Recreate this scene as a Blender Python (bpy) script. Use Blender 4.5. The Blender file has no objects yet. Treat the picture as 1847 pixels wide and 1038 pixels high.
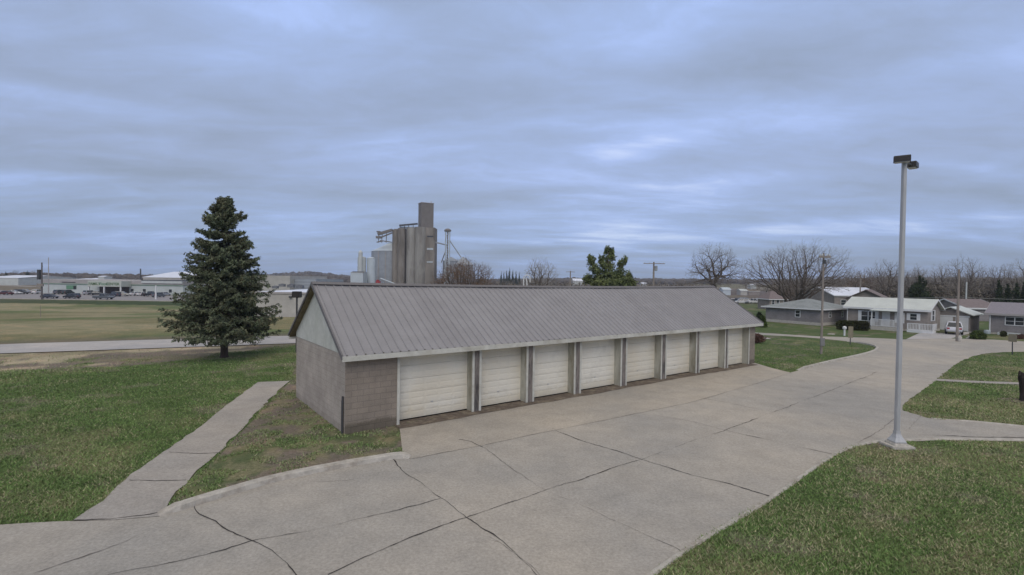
import bpy, bmesh, math, random
import numpy as np
from mathutils import Vector, Matrix
from mathutils.geometry import tessellate_polygon

SC = bpy.context.scene
COL = SC.collection
R = math.radians
# ------------------------------------------------------------------ camera
FPX, PITCH, ROLL, CAMZ = 900.4, 0.0156, 0.0157, 5.2
CX, CY = 923.5, 519.0
cd = bpy.data.cameras.new('camera'); cam = bpy.data.objects.new('camera', cd); COL.objects.link(cam)
cd.sensor_width = 36.0; cd.lens = 36.0 * FPX / 1847.0; cd.clip_start = 0.1; cd.clip_end = 20000
cam.matrix_world = Matrix.Translation((0, 0, CAMZ)) @ Matrix.Rotation(math.pi/2 - PITCH, 4, 'X') @ Matrix.Rotation(ROLL, 4, 'Z')
SC.camera = cam
# ------------------------------------------------------------------ sky, sun, exposure
SUN_EL, SUN_AZ = R(38), R(176)          # azimuth measured from +Y towards +X: behind the camera
wd = bpy.data.worlds.new('World'); SC.world = wd; wd.use_nodes = True
nt = wd.node_tree; nt.nodes.clear()
def wn(t, **k):
    n = nt.nodes.new(t)
    for a, b in k.items(): setattr(n, a, b)
    return n
def wmath(op, a, b=None, c=None):
    n = wn('ShaderNodeMath', operation=op)
    for i, v in enumerate((a, b, c)):
        if v is None: continue
        if isinstance(v, (int, float)): n.inputs[i].default_value = v
        else: nt.links.new(v, n.inputs[i])
    return n.outputs[0]
sky = wn('ShaderNodeTexSky', sky_type='NISHITA'); sky.sun_disc = False
sky.sun_elevation = SUN_EL; sky.sun_rotation = SUN_AZ; sky.air_density = 1.0; sky.dust_density = 2.0; sky.ozone_density = 1.5
tc = wn('ShaderNodeTexCoord'); sep = wn('ShaderNodeSeparateXYZ'); nt.links.new(tc.outputs['Generated'], sep.inputs[0])
zc = wmath('MAXIMUM', sep.outputs[2], 0.0)
den = wmath('ADD', zc, 0.10)
comb = wn('ShaderNodeCombineXYZ')
nt.links.new(wmath('DIVIDE', sep.outputs[0], den), comb.inputs[0]); nt.links.new(wmath('DIVIDE', sep.outputs[1], den), comb.inputs[1])
def wnoise(scale, detail, rough, dist, loc=(0,0,0), sc=(1,1,1), rot=0.0):
    mp = wn('ShaderNodeMapping'); mp.inputs['Location'].default_value = loc; mp.inputs['Scale'].default_value = sc; mp.inputs['Rotation'].default_value = (0,0,rot)
    nt.links.new(comb.outputs[0], mp.inputs[0])
    n = wn('ShaderNodeTexNoise'); n.inputs['Scale'].default_value = scale; n.inputs['Detail'].default_value = detail
    n.inputs['Roughness'].default_value = rough; n.inputs['Distortion'].default_value = dist
    nt.links.new(mp.outputs[0], n.inputs['Vector']); return n.outputs[0]
def wramp(fac, stops, interp='LINEAR'):
    r = wn('ShaderNodeValToRGB'); r.color_ramp.interpolation = interp
    el = r.color_ramp.elements
    while len(el) < len(stops): el.new(0.5)
    for e, (p, c) in zip(el, stops): e.position = p; e.color = (*c, 1) if len(c) == 3 else c
    nt.links.new(fac, r.inputs[0]); return r.outputs[0]
big = wnoise(0.42, 5, 0.5, 0.5, (3.1, 1.7, 0), (0.7, 1.15, 1), 0.12)
mid = wnoise(1.15, 7, 0.55, 0.5, (8.2, 4.4, 0), (0.55, 1.3, 1), 0.05)
fin = wnoise(4.2, 10, 0.70, 0.6, (1.2, 9.4, 0), (0.6, 1.0, 1), 0.08)
def breakup(px, py, sx, sy, amp):     # a thinner, brighter place in the cloud deck
    r_ = ray_dir(px, py); x0, y0 = r_[0]/(r_[2]+0.1), r_[1]/(r_[2]+0.1); a = math.atan2(x0, y0)
    mp = wn('ShaderNodeMapping', vector_type='TEXTURE'); mp.inputs['Location'].default_value = (x0, y0, 0); mp.inputs['Rotation'].default_value = (0, 0, -a); mp.inputs['Scale'].default_value = (sx, sy, 1)
    nt.links.new(comb.outputs[0], mp.inputs[0]); ln = wn('ShaderNodeVectorMath', operation='LENGTH'); nt.links.new(mp.outputs[0], ln.inputs[0])
    mr = wn('ShaderNodeMapRange'); mr.interpolation_type = 'SMOOTHERSTEP'; nt.links.new(ln.outputs['Value'], mr.inputs[0]); mr.inputs[1].default_value = 1.0; mr.inputs[2].default_value = 0.0; mr.inputs[3].default_value = 0; mr.inputs[4].default_value = amp
    return mr.outputs[0]
def ray_dir(px, py):
    xi, yi = px-CX, py-CY; c, s = math.cos(ROLL), math.sin(ROLL); X = xi*c+yi*s; Y = -xi*s+yi*c
    c, s = math.cos(PITCH), math.sin(PITCH); u = -Y/FPX; v = Vector((X/FPX, c+u*s, -s+u*c)); return v.normalized()
mixf = wmath('ADD', wmath('ADD', wmath('MULTIPLY', big, 0.50), wmath('MULTIPLY', mid, 0.36)), wmath('MULTIPLY', fin, 0.14))
# thin pale stratus with darker grey undersides
CLS = [(0.36, (0.305, 0.36, 0.49)), (0.45, (0.355, 0.43, 0.63)), (0.52, (0.395, 0.495, 0.775)), (0.57, (0.455, 0.575, 0.94)), (0.66, (0.74, 0.83, 1.12))]
for a_ in ((510, 5, 0.55, 0.28, 0.11), (300, 60, 0.9, 0.5, 0.04), (1130, 272, 0.45, 0.30, 0.10), (1300, 225, 0.9, 0.35, 0.05), (880, 400, 1.2, 0.7, 0.04), (1400, 110, 0.9, 0.4, -0.07), (250, 310, 1.5, 0.6, -0.06), (1700, 260, 1.0, 0.6, -0.05), (120, 150, 0.8, 0.18, -0.04)):
    mixf = wmath('ADD', mixf, breakup(*a_))
cl = wramp(mixf, CLS)
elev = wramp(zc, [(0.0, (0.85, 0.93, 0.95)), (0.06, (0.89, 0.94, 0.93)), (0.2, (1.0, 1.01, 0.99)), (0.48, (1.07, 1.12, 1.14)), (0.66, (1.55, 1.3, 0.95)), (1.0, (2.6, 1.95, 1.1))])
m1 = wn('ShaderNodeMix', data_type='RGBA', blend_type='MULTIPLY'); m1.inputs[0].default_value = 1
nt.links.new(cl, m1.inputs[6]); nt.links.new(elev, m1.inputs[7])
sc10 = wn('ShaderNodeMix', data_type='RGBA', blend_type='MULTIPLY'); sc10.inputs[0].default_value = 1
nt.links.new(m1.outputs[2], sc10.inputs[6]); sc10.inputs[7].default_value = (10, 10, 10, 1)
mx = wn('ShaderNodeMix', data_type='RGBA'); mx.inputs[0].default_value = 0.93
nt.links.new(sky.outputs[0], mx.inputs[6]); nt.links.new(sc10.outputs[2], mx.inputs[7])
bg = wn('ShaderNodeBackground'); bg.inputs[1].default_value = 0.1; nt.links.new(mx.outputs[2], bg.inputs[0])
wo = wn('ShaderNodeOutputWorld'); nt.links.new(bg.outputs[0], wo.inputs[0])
sl = bpy.data.lights.new('sun', 'SUN'); sun = bpy.data.objects.new('sun', sl); COL.objects.link(sun)
sl.energy = 1.15; sl.angle = R(35); sl.color = (1.0, 0.93, 0.84)
sd = Vector((math.sin(SUN_AZ)*math.cos(SUN_EL), math.cos(SUN_AZ)*math.cos(SUN_EL), math.sin(SUN_EL)))
sun.rotation_euler = (-sd).to_track_quat('-Z', 'Y').to_euler()
SC.view_settings.view_transform = 'Standard'; SC.view_settings.look = 'None'; SC.view_settings.gamma = 1; SC.view_settings.exposure = -0.01
SC.view_settings.use_curve_mapping = False
SC.render.engine = 'CYCLES'
SC.cycles.volume_bounces = 0; SC.cycles.max_bounces = 5

# ------------------------------------------------------------------ picture <-> world
def ray(px, py):
    xi, yi = px-CX, py-CY; c, s = math.cos(ROLL), math.sin(ROLL)
    X = xi*c+yi*s; Y = -xi*s+yi*c
    c, s = math.cos(PITCH), math.sin(PITCH); u = -Y/FPX
    return Vector((X/FPX, c+u*s, -s+u*c))
def at(px, py, z=0.0):
    r = ray(px, py); k = (z-CAMZ)/r.z
    return Vector((r.x*k, r.y*k, z))
def atd(px, py, d):
    r = ray(px, py); k = d/r.y
    return Vector((r.x*k, d, CAMZ+r.z*k))
def horiz(px): return 504.9 + 0.0157*(px-923.5)

# ------------------------------------------------------------------ numbers noise
_rs = np.random.RandomState(7); _tab = _rs.rand(256, 256)
def vnoise(x, y):
    x = np.asarray(x, float); y = np.asarray(y, float)
    xi = np.floor(x).astype(int); yi = np.floor(y).astype(int); fx = x-xi; fy = y-yi
    fx = fx*fx*(3-2*fx); fy = fy*fy*(3-2*fy)
    a = _tab[xi % 256, yi % 256]; b = _tab[(xi+1) % 256, yi % 256]; c = _tab[xi % 256, (yi+1) % 256]; d = _tab[(xi+1) % 256, (yi+1) % 256]
    return (a*(1-fx)+b*fx)*(1-fy)+(c*(1-fx)+d*fx)*fy
def fbm(x, y, o=4):
    s = 0; a = 0.5; t = 0
    for i in range(o): s = s+a*vnoise(x*2**i+17*i, y*2**i+31*i); t += a; a *= 0.5
    return s/t
def sst(a, b, x): t = np.clip((x-a)/(b-a), 0, 1); return t*t*(3-2*t)

LOWZ = -2.8
_cp = [(-1500, 494), (-200, 494.5), (110, 495.5), (250, 496.5), (470, 496), (500, 494), (560, 491), (600, 494), (640, 498), (700, 501), (880, 503), (1000, 501.5), (1150, 501.5), (1240, 503), (1340, 504), (1450, 503), (1600, 502), (1847, 504), (3500, 506)]
def th(x, y):
    x = np.asarray(x, float); y = np.asarray(y, float)
    t = -0.5*x+0.87*y
    z = LOWZ*sst(52, 140, t)
    r = np.hypot(x, y); yy = np.maximum(y, 1e-3)
    px = np.clip(923.5+900*x/yy, -1500, 3500); px = np.where(y > 0, px, np.where(x > 0, 3500, -1500))
    cpy = np.interp(px, [p[0] for p in _cp], [p[1] for p in _cp])
    d = np.maximum(y, 0.35*r)*1500/np.maximum(r, 1)
    zc_ = CAMZ+(504.9+0.0157*(np.clip(px, -600, 2500)-923.5)-cpy-4.5)*d/900
    w = sst(520, 1450, r)
    z = z*(1-w)+zc_*w
    z = z+(fbm(x/190, y/190, 3)-0.5)*9*sst(600, 1400, r)*(1-0.7*sst(1380, 1450, r)) - 40*sst(1700, 3200, r)
    return z
def tz(x, y): return float(th(x, y))

# ------------------------------------------------------------------ mesh helpers
class MB:
    def __init__(s): s.v = []; s.f = []; s.m = []
    def face(s, pts, m=0):
        b = len(s.v); s.v += [tuple(p) for p in pts]; s.f.append(tuple(range(b, b+len(pts)))); s.m.append(m)
    def add(s, V, F, m=0):
        b = len(s.v); s.v += [tuple(p) for p in V]; s.f += [tuple(b+i for i in f) for f in F]; s.m += [m]*len(F)
    def box(s, x0, x1, y0, y1, z0, z1, m=0, M=None):
        V = [(x0,y0,z0),(x1,y0,z0),(x1,y1,z0),(x0,y1,z0),(x0,y0,z1),(x1,y0,z1),(x1,y1,z1),(x0,y1,z1)]
        if M is not None: V = [M @ Vector(p) for p in V]
        s.add(V, [(0,3,2,1),(4,5,6,7),(0,1,5,4),(1,2,6,5),(2,3,7,6),(3,0,4,7)], m)
    def bar(s, a, b, w, h=None, m=0):
        a = Vector(a); b = Vector(b); h = h or w; d = (b-a); L = d.length; q = d.to_track_quat('X', 'Z').to_matrix().to_4x4(); q.translation = a
        s.box(0, L, -w/2, w/2, -h/2, h/2, m, q)
    def tube(s, pts, rad, n=8, cap=True, m=0):
        pts = [Vector(p) for p in pts]
        if isinstance(rad, (int, float)): rad = [rad]*len(pts)
        b = len(s.v); N = len(pts)
        for i, p in enumerate(pts):
            d = (pts[min(i+1, N-1)]-pts[max(i-1, 0)]).normalized()
            a = Vector((0, 0, 1)) if abs(d.z) < 0.95 else Vector((1, 0, 0))
            u = d.cross(a).normalized(); w = d.cross(u)
            for k in range(n):
                t = 2*math.pi*k/n; s.v.append(tuple(p+(u*math.cos(t)+w*math.sin(t))*rad[i]))
        for i in range(N-1):
            for k in range(n):
                k2 = (k+1) % n; s.f.append((b+i*n+k, b+i*n+k2, b+(i+1)*n+k2, b+(i+1)*n+k)); s.m.append(m)
        if cap:
            s.f.append(tuple(b+k for k in range(n))); s.m.append(m); s.f.append(tuple(b+(N-1)*n+k for k in reversed(range(n)))); s.m.append(m)
    def lathe(s, prof, n=16, c=(0,0,0), m=0, a0=0.0):
        b = len(s.v)
        for r, z in prof:
            for k in range(n):
                t = a0+2*math.pi*k/n; s.v.append((c[0]+r*math.cos(t), c[1]+r*math.sin(t), c[2]+z))
        for i in range(len(prof)-1):
            for k in range(n):
                k2 = (k+1) % n; s.f.append((b+i*n+k, b+i*n+k2, b+(i+1)*n+k2, b+(i+1)*n+k)); s.m.append(m)
        s.f.append(tuple(b+(len(prof)-1)*n+k for k in range(n))); s.m.append(m)
    def prism(s, poly, a, b, axis='z', m=0):
        def P(p, h): return {'z': (p[0], p[1], h), 'y': (p[0], h, p[1]), 'x': (h, p[0], p[1])}[axis]
        n = len(poly); V = [P(p, a) for p in poly]+[P(p, b) for p in poly]
        F = [(i, (i+1) % n, n+(i+1) % n, n+i) for i in range(n)]+[tuple(reversed(range(n))), tuple(range(n, 2*n))]
        s.add(V, F, m)
    def build(s, name, mats, parent=None, smooth=False, bevel=0):
        me = bpy.data.meshes.new(name); me.from_pydata(s.v, [], s.f)
        if not isinstance(mats, (list, tuple)): mats = [mats]
        for m_ in mats: me.materials.append(m_)
        if len(mats) > 1: me.polygons.foreach_set('material_index', s.m)
        me.polygons.foreach_set('use_smooth', [smooth]*len(me.polygons))
        bm = bmesh.new(); bm.from_mesh(me)
        if len(bm.faces) < 60000: bmesh.ops.recalc_face_normals(bm, faces=bm.faces)
        if bevel: 
            bmesh.ops.remove_doubles(bm, verts=bm.verts, dist=1e-5)
            bmesh.ops.bevel(bm, geom=[e for e in bm.edges if e.calc_face_angle(0) > 0.5], offset=bevel, segments=2, affect='EDGES')
        bm.to_mesh(me); bm.free(); me.update()
        if smooth and len(me.polygons) < 20000: me.set_sharp_from_angle(angle=R(40))
        o = bpy.data.objects.new(name, me); COL.objects.link(o)
        if parent: o.parent = parent
        return o
def tag(o, label=None, cat=None, group=None, kind=None):
    if label: o['label'] = label
    if cat: o['category'] = cat
    if group: o['group'] = group
    if kind: o['kind'] = kind
    return o
def thing(name, label, cat, loc=(0,0,0), rz=0.0, group=None, scale=1.0):
    o = bpy.data.objects.new(name, None); COL.objects.link(o); o.location = loc; o.rotation_euler = (0, 0, rz); o.scale = (scale,)*3
    o.empty_display_size = 0.3
    return tag(o, label, cat, group)
def struct(name, mb, mat): return tag(mb.build(name, mat), kind='structure')
def kids(o): return [c for c in bpy.data.objects if c.parent == o]
def dup(o, loc, rz, scale, label, parent=None):
    c = o.copy(); COL.objects.link(c); c.location = loc; c.rotation_euler = (0, 0, rz); c.scale = scale if isinstance(scale, tuple) else (scale,)*3
    c['label'] = label
    for ch in kids(o):
        d = ch.copy(); COL.objects.link(d); d.parent = c
        for g in kids(ch):
            e = g.copy(); COL.objects.link(e); e.parent = d
    return c

# ------------------------------------------------------------------ materials
def mat(name, col, rough=0.8, var=0.15, scale=3.0, bump=0.0, bscale=None, metal=0.0, spec=0.3, extra=None, stretch=None, island=0.0, col2=None, c2scale=0.7, c2lo=0.45, c2hi=0.65):
    m = bpy.data.materials.new(name); m.use_nodes = True; t = m.node_tree; N = t.nodes; L = t.links
    b = N['Principled BSDF']; b.inputs['Roughness'].default_value = rough; b.inputs['Metallic'].default_value = metal
    b.inputs['Specular IOR Level'].default_value = spec
    geo = N.new('ShaderNodeNewGeometry'); tc = N.new('ShaderNodeTexCoord')
    vec = tc.outputs['Object']
    if stretch:
        mp = N.new('ShaderNodeMapping'); mp.inputs['Scale'].default_value = stretch; L.new(vec, mp.inputs[0]); vec = mp.outputs[0]
    def noise(sc, det=5, rg=0.6):
        n = N.new('ShaderNodeTexNoise'); n.inputs['Scale'].default_value = sc; n.inputs['Detail'].default_value = det; n.inputs['Roughness'].default_value = rg
        L.new(vec, n.inputs['Vector']); return n.outputs[0]
    def ramp(f, stops):
        r = N.new('ShaderNodeValToRGB'); el = r.color_ramp.elements
        while len(el) < len(stops): el.new(0.5)
        for e, (p, c) in zip(el, stops): e.position = p; e.color = (*c, 1)
        L.new(f, r.inputs[0]); return r.outputs[0]
    base = N.new('ShaderNodeRGB'); base.outputs[0].default_value = (*col, 1); c = base.outputs[0]
    if col2:
        mx = N.new('ShaderNodeMix'); mx.data_type = 'RGBA'; L.new(ramp(noise(c2scale, 6), [(c2lo, (0,0,0)), (c2hi, (1,1,1))]), mx.inputs[0]); L.new(c, mx.inputs[6]); mx.inputs[7].default_value = (*col2, 1); c = mx.outputs[2]
    if var:
        mx = N.new('ShaderNodeMix'); mx.data_type = 'RGBA'; mx.blend_type = 'MULTIPLY'; mx.inputs[0].default_value = 1
        L.new(c, mx.inputs[6]); L.new(ramp(noise(scale, 8, 0.7), [(0.3, (1-var,)*3), (0.7, (1+var,)*3)]), mx.inputs[7]); c = mx.outputs[2]
    if island:
        mx = N.new('ShaderNodeMix'); mx.data_type = 'RGBA'; mx.blend_type = 'MULTIPLY'; mx.inputs[0].default_value = 1
        L.new(c, mx.inputs[6]); L.new(ramp(geo.outputs['Random Per Island'], [(0, (1-island,)*3), (1, (1+island, 1+island, 1+island*0.6))]), mx.inputs[7]); c = mx.outputs[2]
    H = dict(N=N, L=L, b=b, noise=noise, ramp=ramp, vec=vec, tc=tc, geo=geo)
    if extra: c = extra(H, c) or c
    L.new(c, b.inputs['Base Color'])
    if bump:
        bp = N.new('ShaderNodeBump'); bp.inputs['Strength'].default_value = bump; bp.inputs['Distance'].default_value = 0.02
        L.new(H.get('bh') or noise(bscale or scale*4, 8, 0.7), bp.inputs['Height']); L.new(bp.outputs[0], b.inputs['Normal'])
    return m
def MUL(H, c, f):
    mx = H['N'].new('ShaderNodeMix'); mx.data_type = 'RGBA'; mx.blend_type = 'MULTIPLY'; mx.inputs[0].default_value = 1
    H['L'].new(c, mx.inputs[6]); H['L'].new(f, mx.inputs[7]); return mx.outputs[2]
def ATTR(H, name):
    a = H['N'].new('ShaderNodeAttribute'); a.attribute_name = name; return a.outputs['Color']

def ex_ground(H, c):
    a = ATTR(H, 'col'); N, L = H['N'], H['L']
    n1 = H['noise'](0.55, 8, 0.65); n2 = H['noise'](9, 6, 0.7); n3 = H['noise'](42, 3, 0.7)
    a = MUL(H, a, H['ramp'](n1, [(0.32, (0.78, 0.84, 0.80)), (0.5, (1, 1, 1)), (0.68, (1.35, 1.18, 1.2))]))
    a = MUL(H, a, H['ramp'](n2, [(0.3, (0.62, 0.66, 0.62)), (0.7, (1.38, 1.34, 1.4))]))
    a = MUL(H, a, H['ramp'](n3, [(0.3, (0.6,)*3), (0.7, (1.45,)*3)]))
    return a
M = {}
M['ground'] = mat('grass_ground', (1,1,1), 0.95, 0, extra=ex_ground, bump=0.6, bscale=25, spec=0.1)
def ex_conc(H, c):
    n1 = H['noise'](0.16, 5, 0.55); n2 = H['noise'](1.1, 8, 0.7); n3 = H['noise'](16, 5, 0.8)
    c = MUL(H, c, H['ramp'](n1, [(0.35, (0.87, 0.885, 0.91)), (0.65, (1.13, 1.09, 1.04))]))
    c = MUL(H, c, H['ramp'](n2, [(0.3, (0.87,)*3), (0.7, (1.11,)*3)]))
    c = MUL(H, c, H['ramp'](H['noise'](0.55, 7, 0.75), [(0.60, (1, 1, 1)), (0.70, (0.86, 0.85, 0.84))]))     # old oil and water marks
    c = MUL(H, c, H['ramp'](H['noise'](3.2, 4, 0.6), [(0.69, (1, 1, 1)), (0.74, (0.80, 0.79, 0.78))]))
    return MUL(H, c, H['ramp'](n3, [(0.3, (0.76,)*3), (0.7, (1.22,)*3)]))
M['concrete'] = mat('drive_concrete', (0.362, 0.334, 0.292), 0.9, 0, extra=ex_conc, bump=0.25, bscale=60, spec=0.25)
M['apron'] = mat('apron_concrete', (0.382, 0.345, 0.292), 0.9, 0, extra=ex_conc, bump=0.25, bscale=60, spec=0.25)
M['path'] = mat('path_concrete', (0.345, 0.32, 0.288), 0.9, 0, extra=ex_conc, bump=0.3, bscale=40, spec=0.2)
M['street'] = mat('street_concrete', (0.42, 0.40, 0.385), 0.9, 0, extra=ex_conc, spec=0.2)
M['kerb'] = mat('kerb_concrete', (0.43, 0.40, 0.35), 0.95, 0.25, 5, bump=0.6, bscale=14, col2=(0.32, 0.285, 0.24), c2scale=2.2)
M['crack'] = mat('joint_tar', (0.045, 0.04, 0.037), 0.95, 0.3, 6)
M['crackfaint'] = mat('joint_faint', (0.17, 0.15, 0.135), 0.95, 0.3, 6)
M['dirt'] = mat('dirt', (0.14, 0.11, 0.085), 1, 0.35, 6, bump=0.6, bscale=20, col2=(0.22, 0.18, 0.13), c2scale=1.5)
M['lot'] = mat('lot_asphalt', (0.25, 0.235, 0.235), 0.9, 0.12, 0.3)

def brickmat(name, c1, c2, mortar, bw, bh, stain=0.0, zst=0.5):
    def ex(H, c):
        N, L = H['N'], H['L']
        # wall-aligned coordinate: (x+y, z)
        sp = N.new('ShaderNodeSeparateXYZ'); L.new(H['tc'].outputs['Object'], sp.inputs[0])
        ad = N.new('ShaderNodeMath'); ad.operation = 'ADD'; L.new(sp.outputs[0], ad.inputs[0]); L.new(sp.outputs[1], ad.inputs[1])
        cb = N.new('ShaderNodeCombineXYZ'); L.new(ad.outputs[0], cb.inputs[0]); L.new(sp.outputs[2], cb.inputs[1])
        br = N.new('ShaderNodeTexBrick'); L.new(cb.outputs[0], br.inputs['Vector'])
        br.inputs['Color1'].default_value = (*c1, 1); br.inputs['Color2'].default_value = (*c2, 1); br.inputs['Mortar'].default_value = (*mortar, 1)
        br.inputs['Scale'].default_value = 1; br.inputs['Brick Width'].default_value = bw; br.inputs['Row Height'].default_value = bh
        br.inputs['Mortar Size'].default_value = 0.012; br.inputs['Mortar Smooth'].default_value = 0.5; br.inputs['Bias'].default_value = 0.1
        c = br.outputs[0]
        c = MUL(H, c, H['ramp'](H['noise'](0.9, 7, 0.7), [(0.3, (0.78,)*3), (0.7, (1.18,)*3)]))
        c = MUL(H, c, H['ramp'](H['noise'](45, 4, 0.8), [(0.3, (0.72,)*3), (0.7, (1.28,)*3)]))
        if stain:   # splash dirt: ragged dark moss patches low on the wall
            ad2 = N.new('ShaderNodeMath'); ad2.operation = 'MULTIPLY_ADD'; L.new(H['noise'](1.6, 6, 0.7), ad2.inputs[0]); ad2.inputs[1].default_value = -1.5*zst; L.new(sp.outputs[2], ad2.inputs[2])
            c = MUL(H, c, H['ramp'](ad2.outputs[0], [(0.0, (1-stain, 1-stain, 1-stain*1.05)), (0.12, (1, 1, 1))]))
        H['bh'] = H['ramp'](br.outputs['Fac'], [(0, (1,1,1)), (1, (0,0,0))])
        return c
    return mat(name, c1, 0.95, 0, extra=ex, bump=0.35, spec=0.15)
M['block'] = brickmat('weathered_block', (0.285, 0.24, 0.195), (0.262, 0.222, 0.183), (0.215, 0.183, 0.152), 0.405, 0.203, 0.45, 0.35)
M['blockside'] = brickmat('painted_block', (0.42, 0.368, 0.315), (0.395, 0.345, 0.297), (0.345, 0.302, 0.26), 0.405, 0.203, 0.15, 0.2)
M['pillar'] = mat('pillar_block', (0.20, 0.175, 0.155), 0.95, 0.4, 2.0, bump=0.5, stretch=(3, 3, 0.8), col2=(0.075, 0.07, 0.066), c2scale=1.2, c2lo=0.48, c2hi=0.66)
def ex_siding(H, c):
    c = MUL(H, c, H['ramp'](H['noise'](0.8, 6, 0.7), [(0.3, (0.82, 0.84, 0.80)), (0.7, (1.05, 1.05, 1.05))]))
    w = H['N'].new('ShaderNodeTexWave'); w.bands_direction = 'Y'; w.inputs['Scale'].default_value = 0.78*math.pi/2; H['L'].new(H['tc'].outputs['Object'], w.inputs[0])
    H['bh'] = w.outputs[1]; return c
M['siding'] = mat('gable_siding', (0.56, 0.55, 0.50), 0.7, 0.12, 3, extra=ex_siding, bump=0.3)
M['soffit'] = mat('soffit_wood', (0.16, 0.13, 0.075), 0.9, 0.35, 3)
M['trim'] = mat('cream_trim', (0.52, 0.51, 0.45), 0.7, 0.16, 2.5, bump=0.1, col2=(0.38, 0.36, 0.30), c2scale=1.3, c2lo=0.5, c2hi=0.75)
M['jamb'] = mat('jamb_board', (0.42, 0.41, 0.35), 0.8, 0.22, 1.5, stretch=(2, 2, 0.6), col2=(0.27, 0.25, 0.19), c2scale=0.9)
def ex_door(H, c):
    oi = H['N'].new('ShaderNodeObjectInfo'); c = MUL(H, c, H['ramp'](oi.outputs['Random'], [(0, (0.92, 0.905, 0.87)), (1, (1.04, 1.04, 1.04))]))
    sp = H['N'].new('ShaderNodeSeparateXYZ'); H['L'].new(H['tc'].outputs['Object'], sp.inputs[0])
    ad = H['N'].new('ShaderNodeMath'); ad.operation = 'MULTIPLY_ADD'; H['L'].new(H['noise'](2.5, 6, 0.7), ad.inputs[0]); ad.inputs[1].default_value = -0.6; H['L'].new(sp.outputs[2], ad.inputs[2])
    return MUL(H, c, H['ramp'](ad.outputs[0], [(0.0, (0.91, 0.89, 0.85)), (0.12, (1, 1, 1))]))     # splashed mud at the foot
M['door'] = mat('garage_door_paint', (0.74, 0.705, 0.61), 0.6, 0.12, 1.2, extra=ex_door, bump=0.12, bscale=8, col2=(0.65, 0.60, 0.49), c2scale=0.6)
def ex_roof(H, c):
    N, L = H['N'], H['L']; sp = N.new('ShaderNodeSeparateXYZ'); L.new(H['tc'].outputs['Object'], sp.inputs[0])
    m1_ = N.new('ShaderNodeMath'); m1_.operation = 'DIVIDE'; L.new(sp.outputs[0], m1_.inputs[0]); m1_.inputs[1].default_value = 0.912
    m2_ = N.new('ShaderNodeMath'); m2_.operation = 'FLOOR'; L.new(m1_.outputs[0], m2_.inputs[0]); wn_ = N.new('ShaderNodeTexWhiteNoise'); wn_.noise_dimensions = '1D'; L.new(m2_.outputs[0], wn_.inputs['W'])
    c = MUL(H, c, H['ramp'](wn_.outputs[0], [(0, (0.97, 0.97, 0.97)), (1, (1.03, 1.03, 1.03))]))
    c = MUL(H, c, H['ramp'](H['noise'](0.35, 6, 0.7), [(0.3, (0.94, 0.93, 0.93)), (0.7, (1.05, 1.05, 1.05))]))
    return MUL(H, c, H['ramp'](H['noise'](55, 3, 0.8), [(0.3, (0.84,)*3), (0.7, (1.16,)*3)]))
M['metalroof'] = mat('ribbed_metal_roof', (0.258, 0.248, 0.25), 0.6, 0.08, 1.5, extra=ex_roof, spec=0.4, metal=0.0)
M['roofdark'] = mat('roof_edge', (0.15, 0.14, 0.14), 0.6, 0.15)
M['galv'] = mat('galvanised_steel', (0.44, 0.44, 0.44), 0.5, 0.14, 4, metal=0.15, stretch=(3, 3, 0.4))
M['lampdark'] = mat('lamp_housing', (0.045, 0.04, 0.037), 0.45, 0.2, 5)
M['glasslens'] = mat('lamp_lens', (0.42, 0.42, 0.42), 0.3, 0.1, spec=0.5)
M['darkmetal'] = mat('dark_metal', (0.06, 0.06, 0.062), 0.5, 0.2)
M['foundation'] = mat('footing_concrete', (0.33, 0.23, 0.18), 0.95, 0.3, 3, bump=0.4)
M['footpad'] = mat('lamp_footing', (0.44, 0.41, 0.36), 0.95, 0.3, 8, bump=0.5, bscale=20)
M['bark'] = mat('bark', (0.105, 0.085, 0.07), 0.95, 0.35, 4, bump=0.6, stretch=(4, 4, 1))
M['bark_spruce'] = mat('spruce_bark', (0.085, 0.06, 0.05), 0.95, 0.4, 5, bump=0.8, stretch=(4, 4, 1))
M['twig'] = mat('twig_bark', (0.20, 0.175, 0.155), 0.95, 0.25, 2)
M['twig_red'] = mat('rusty_twigs', (0.16, 0.11, 0.08), 0.95, 0.3, 2)
M['twig_pale'] = mat('pale_twigs', (0.28, 0.255, 0.23), 0.95, 0.25, 2)
M['needle'] = mat('spruce_needles', (0.115, 0.138, 0.092), 0.8, 0.3, 1.1, island=0.5, col2=(0.15, 0.145, 0.095), c2scale=1.6, spec=0.2)
M['pine'] = mat('pine_needles', (0.16, 0.185, 0.08), 0.8, 0.25, 1.0, island=0.5, col2=(0.065, 0.09, 0.045), c2scale=0.9, spec=0.2)
M['cedar'] = mat('cedar_leaves', (0.032, 0.045, 0.022), 0.85, 0.3, 1.2, island=0.5, spec=0.2)
M['hedge'] = mat('hedge_leaves', (0.05, 0.055, 0.02), 0.85, 0.3, 2, island=0.5, col2=(0.035, 0.032, 0.016), spec=0.2)
M['shrub'] = mat('shrub_leaves', (0.06, 0.085, 0.025), 0.85, 0.3, 2, island=0.5, spec=0.2)
M['redshrub'] = mat('red_shrub', (0.11, 0.06, 0.05), 0.9, 0.3, 2, island=0.5)
M['rustleaf'] = mat('rusty_leaves', (0.17, 0.10, 0.055), 0.9, 0.3, 1, island=0.5)
M['brush'] = mat('brush', (0.15, 0.128, 0.112), 0.95, 0.3, 0.1, island=0.45)
M['poleWood'] = mat('pole_wood', (0.26, 0.225, 0.195), 0.95, 0.3, 3, bump=0.3, stretch=(3, 3, 0.5))
M['darkpole'] = mat('dark_pole_wood', (0.13, 0.115, 0.11), 0.95, 0.3, 1)
M['wire'] = mat('cable', (0.12, 0.12, 0.12), 0.7, 0.0)
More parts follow.
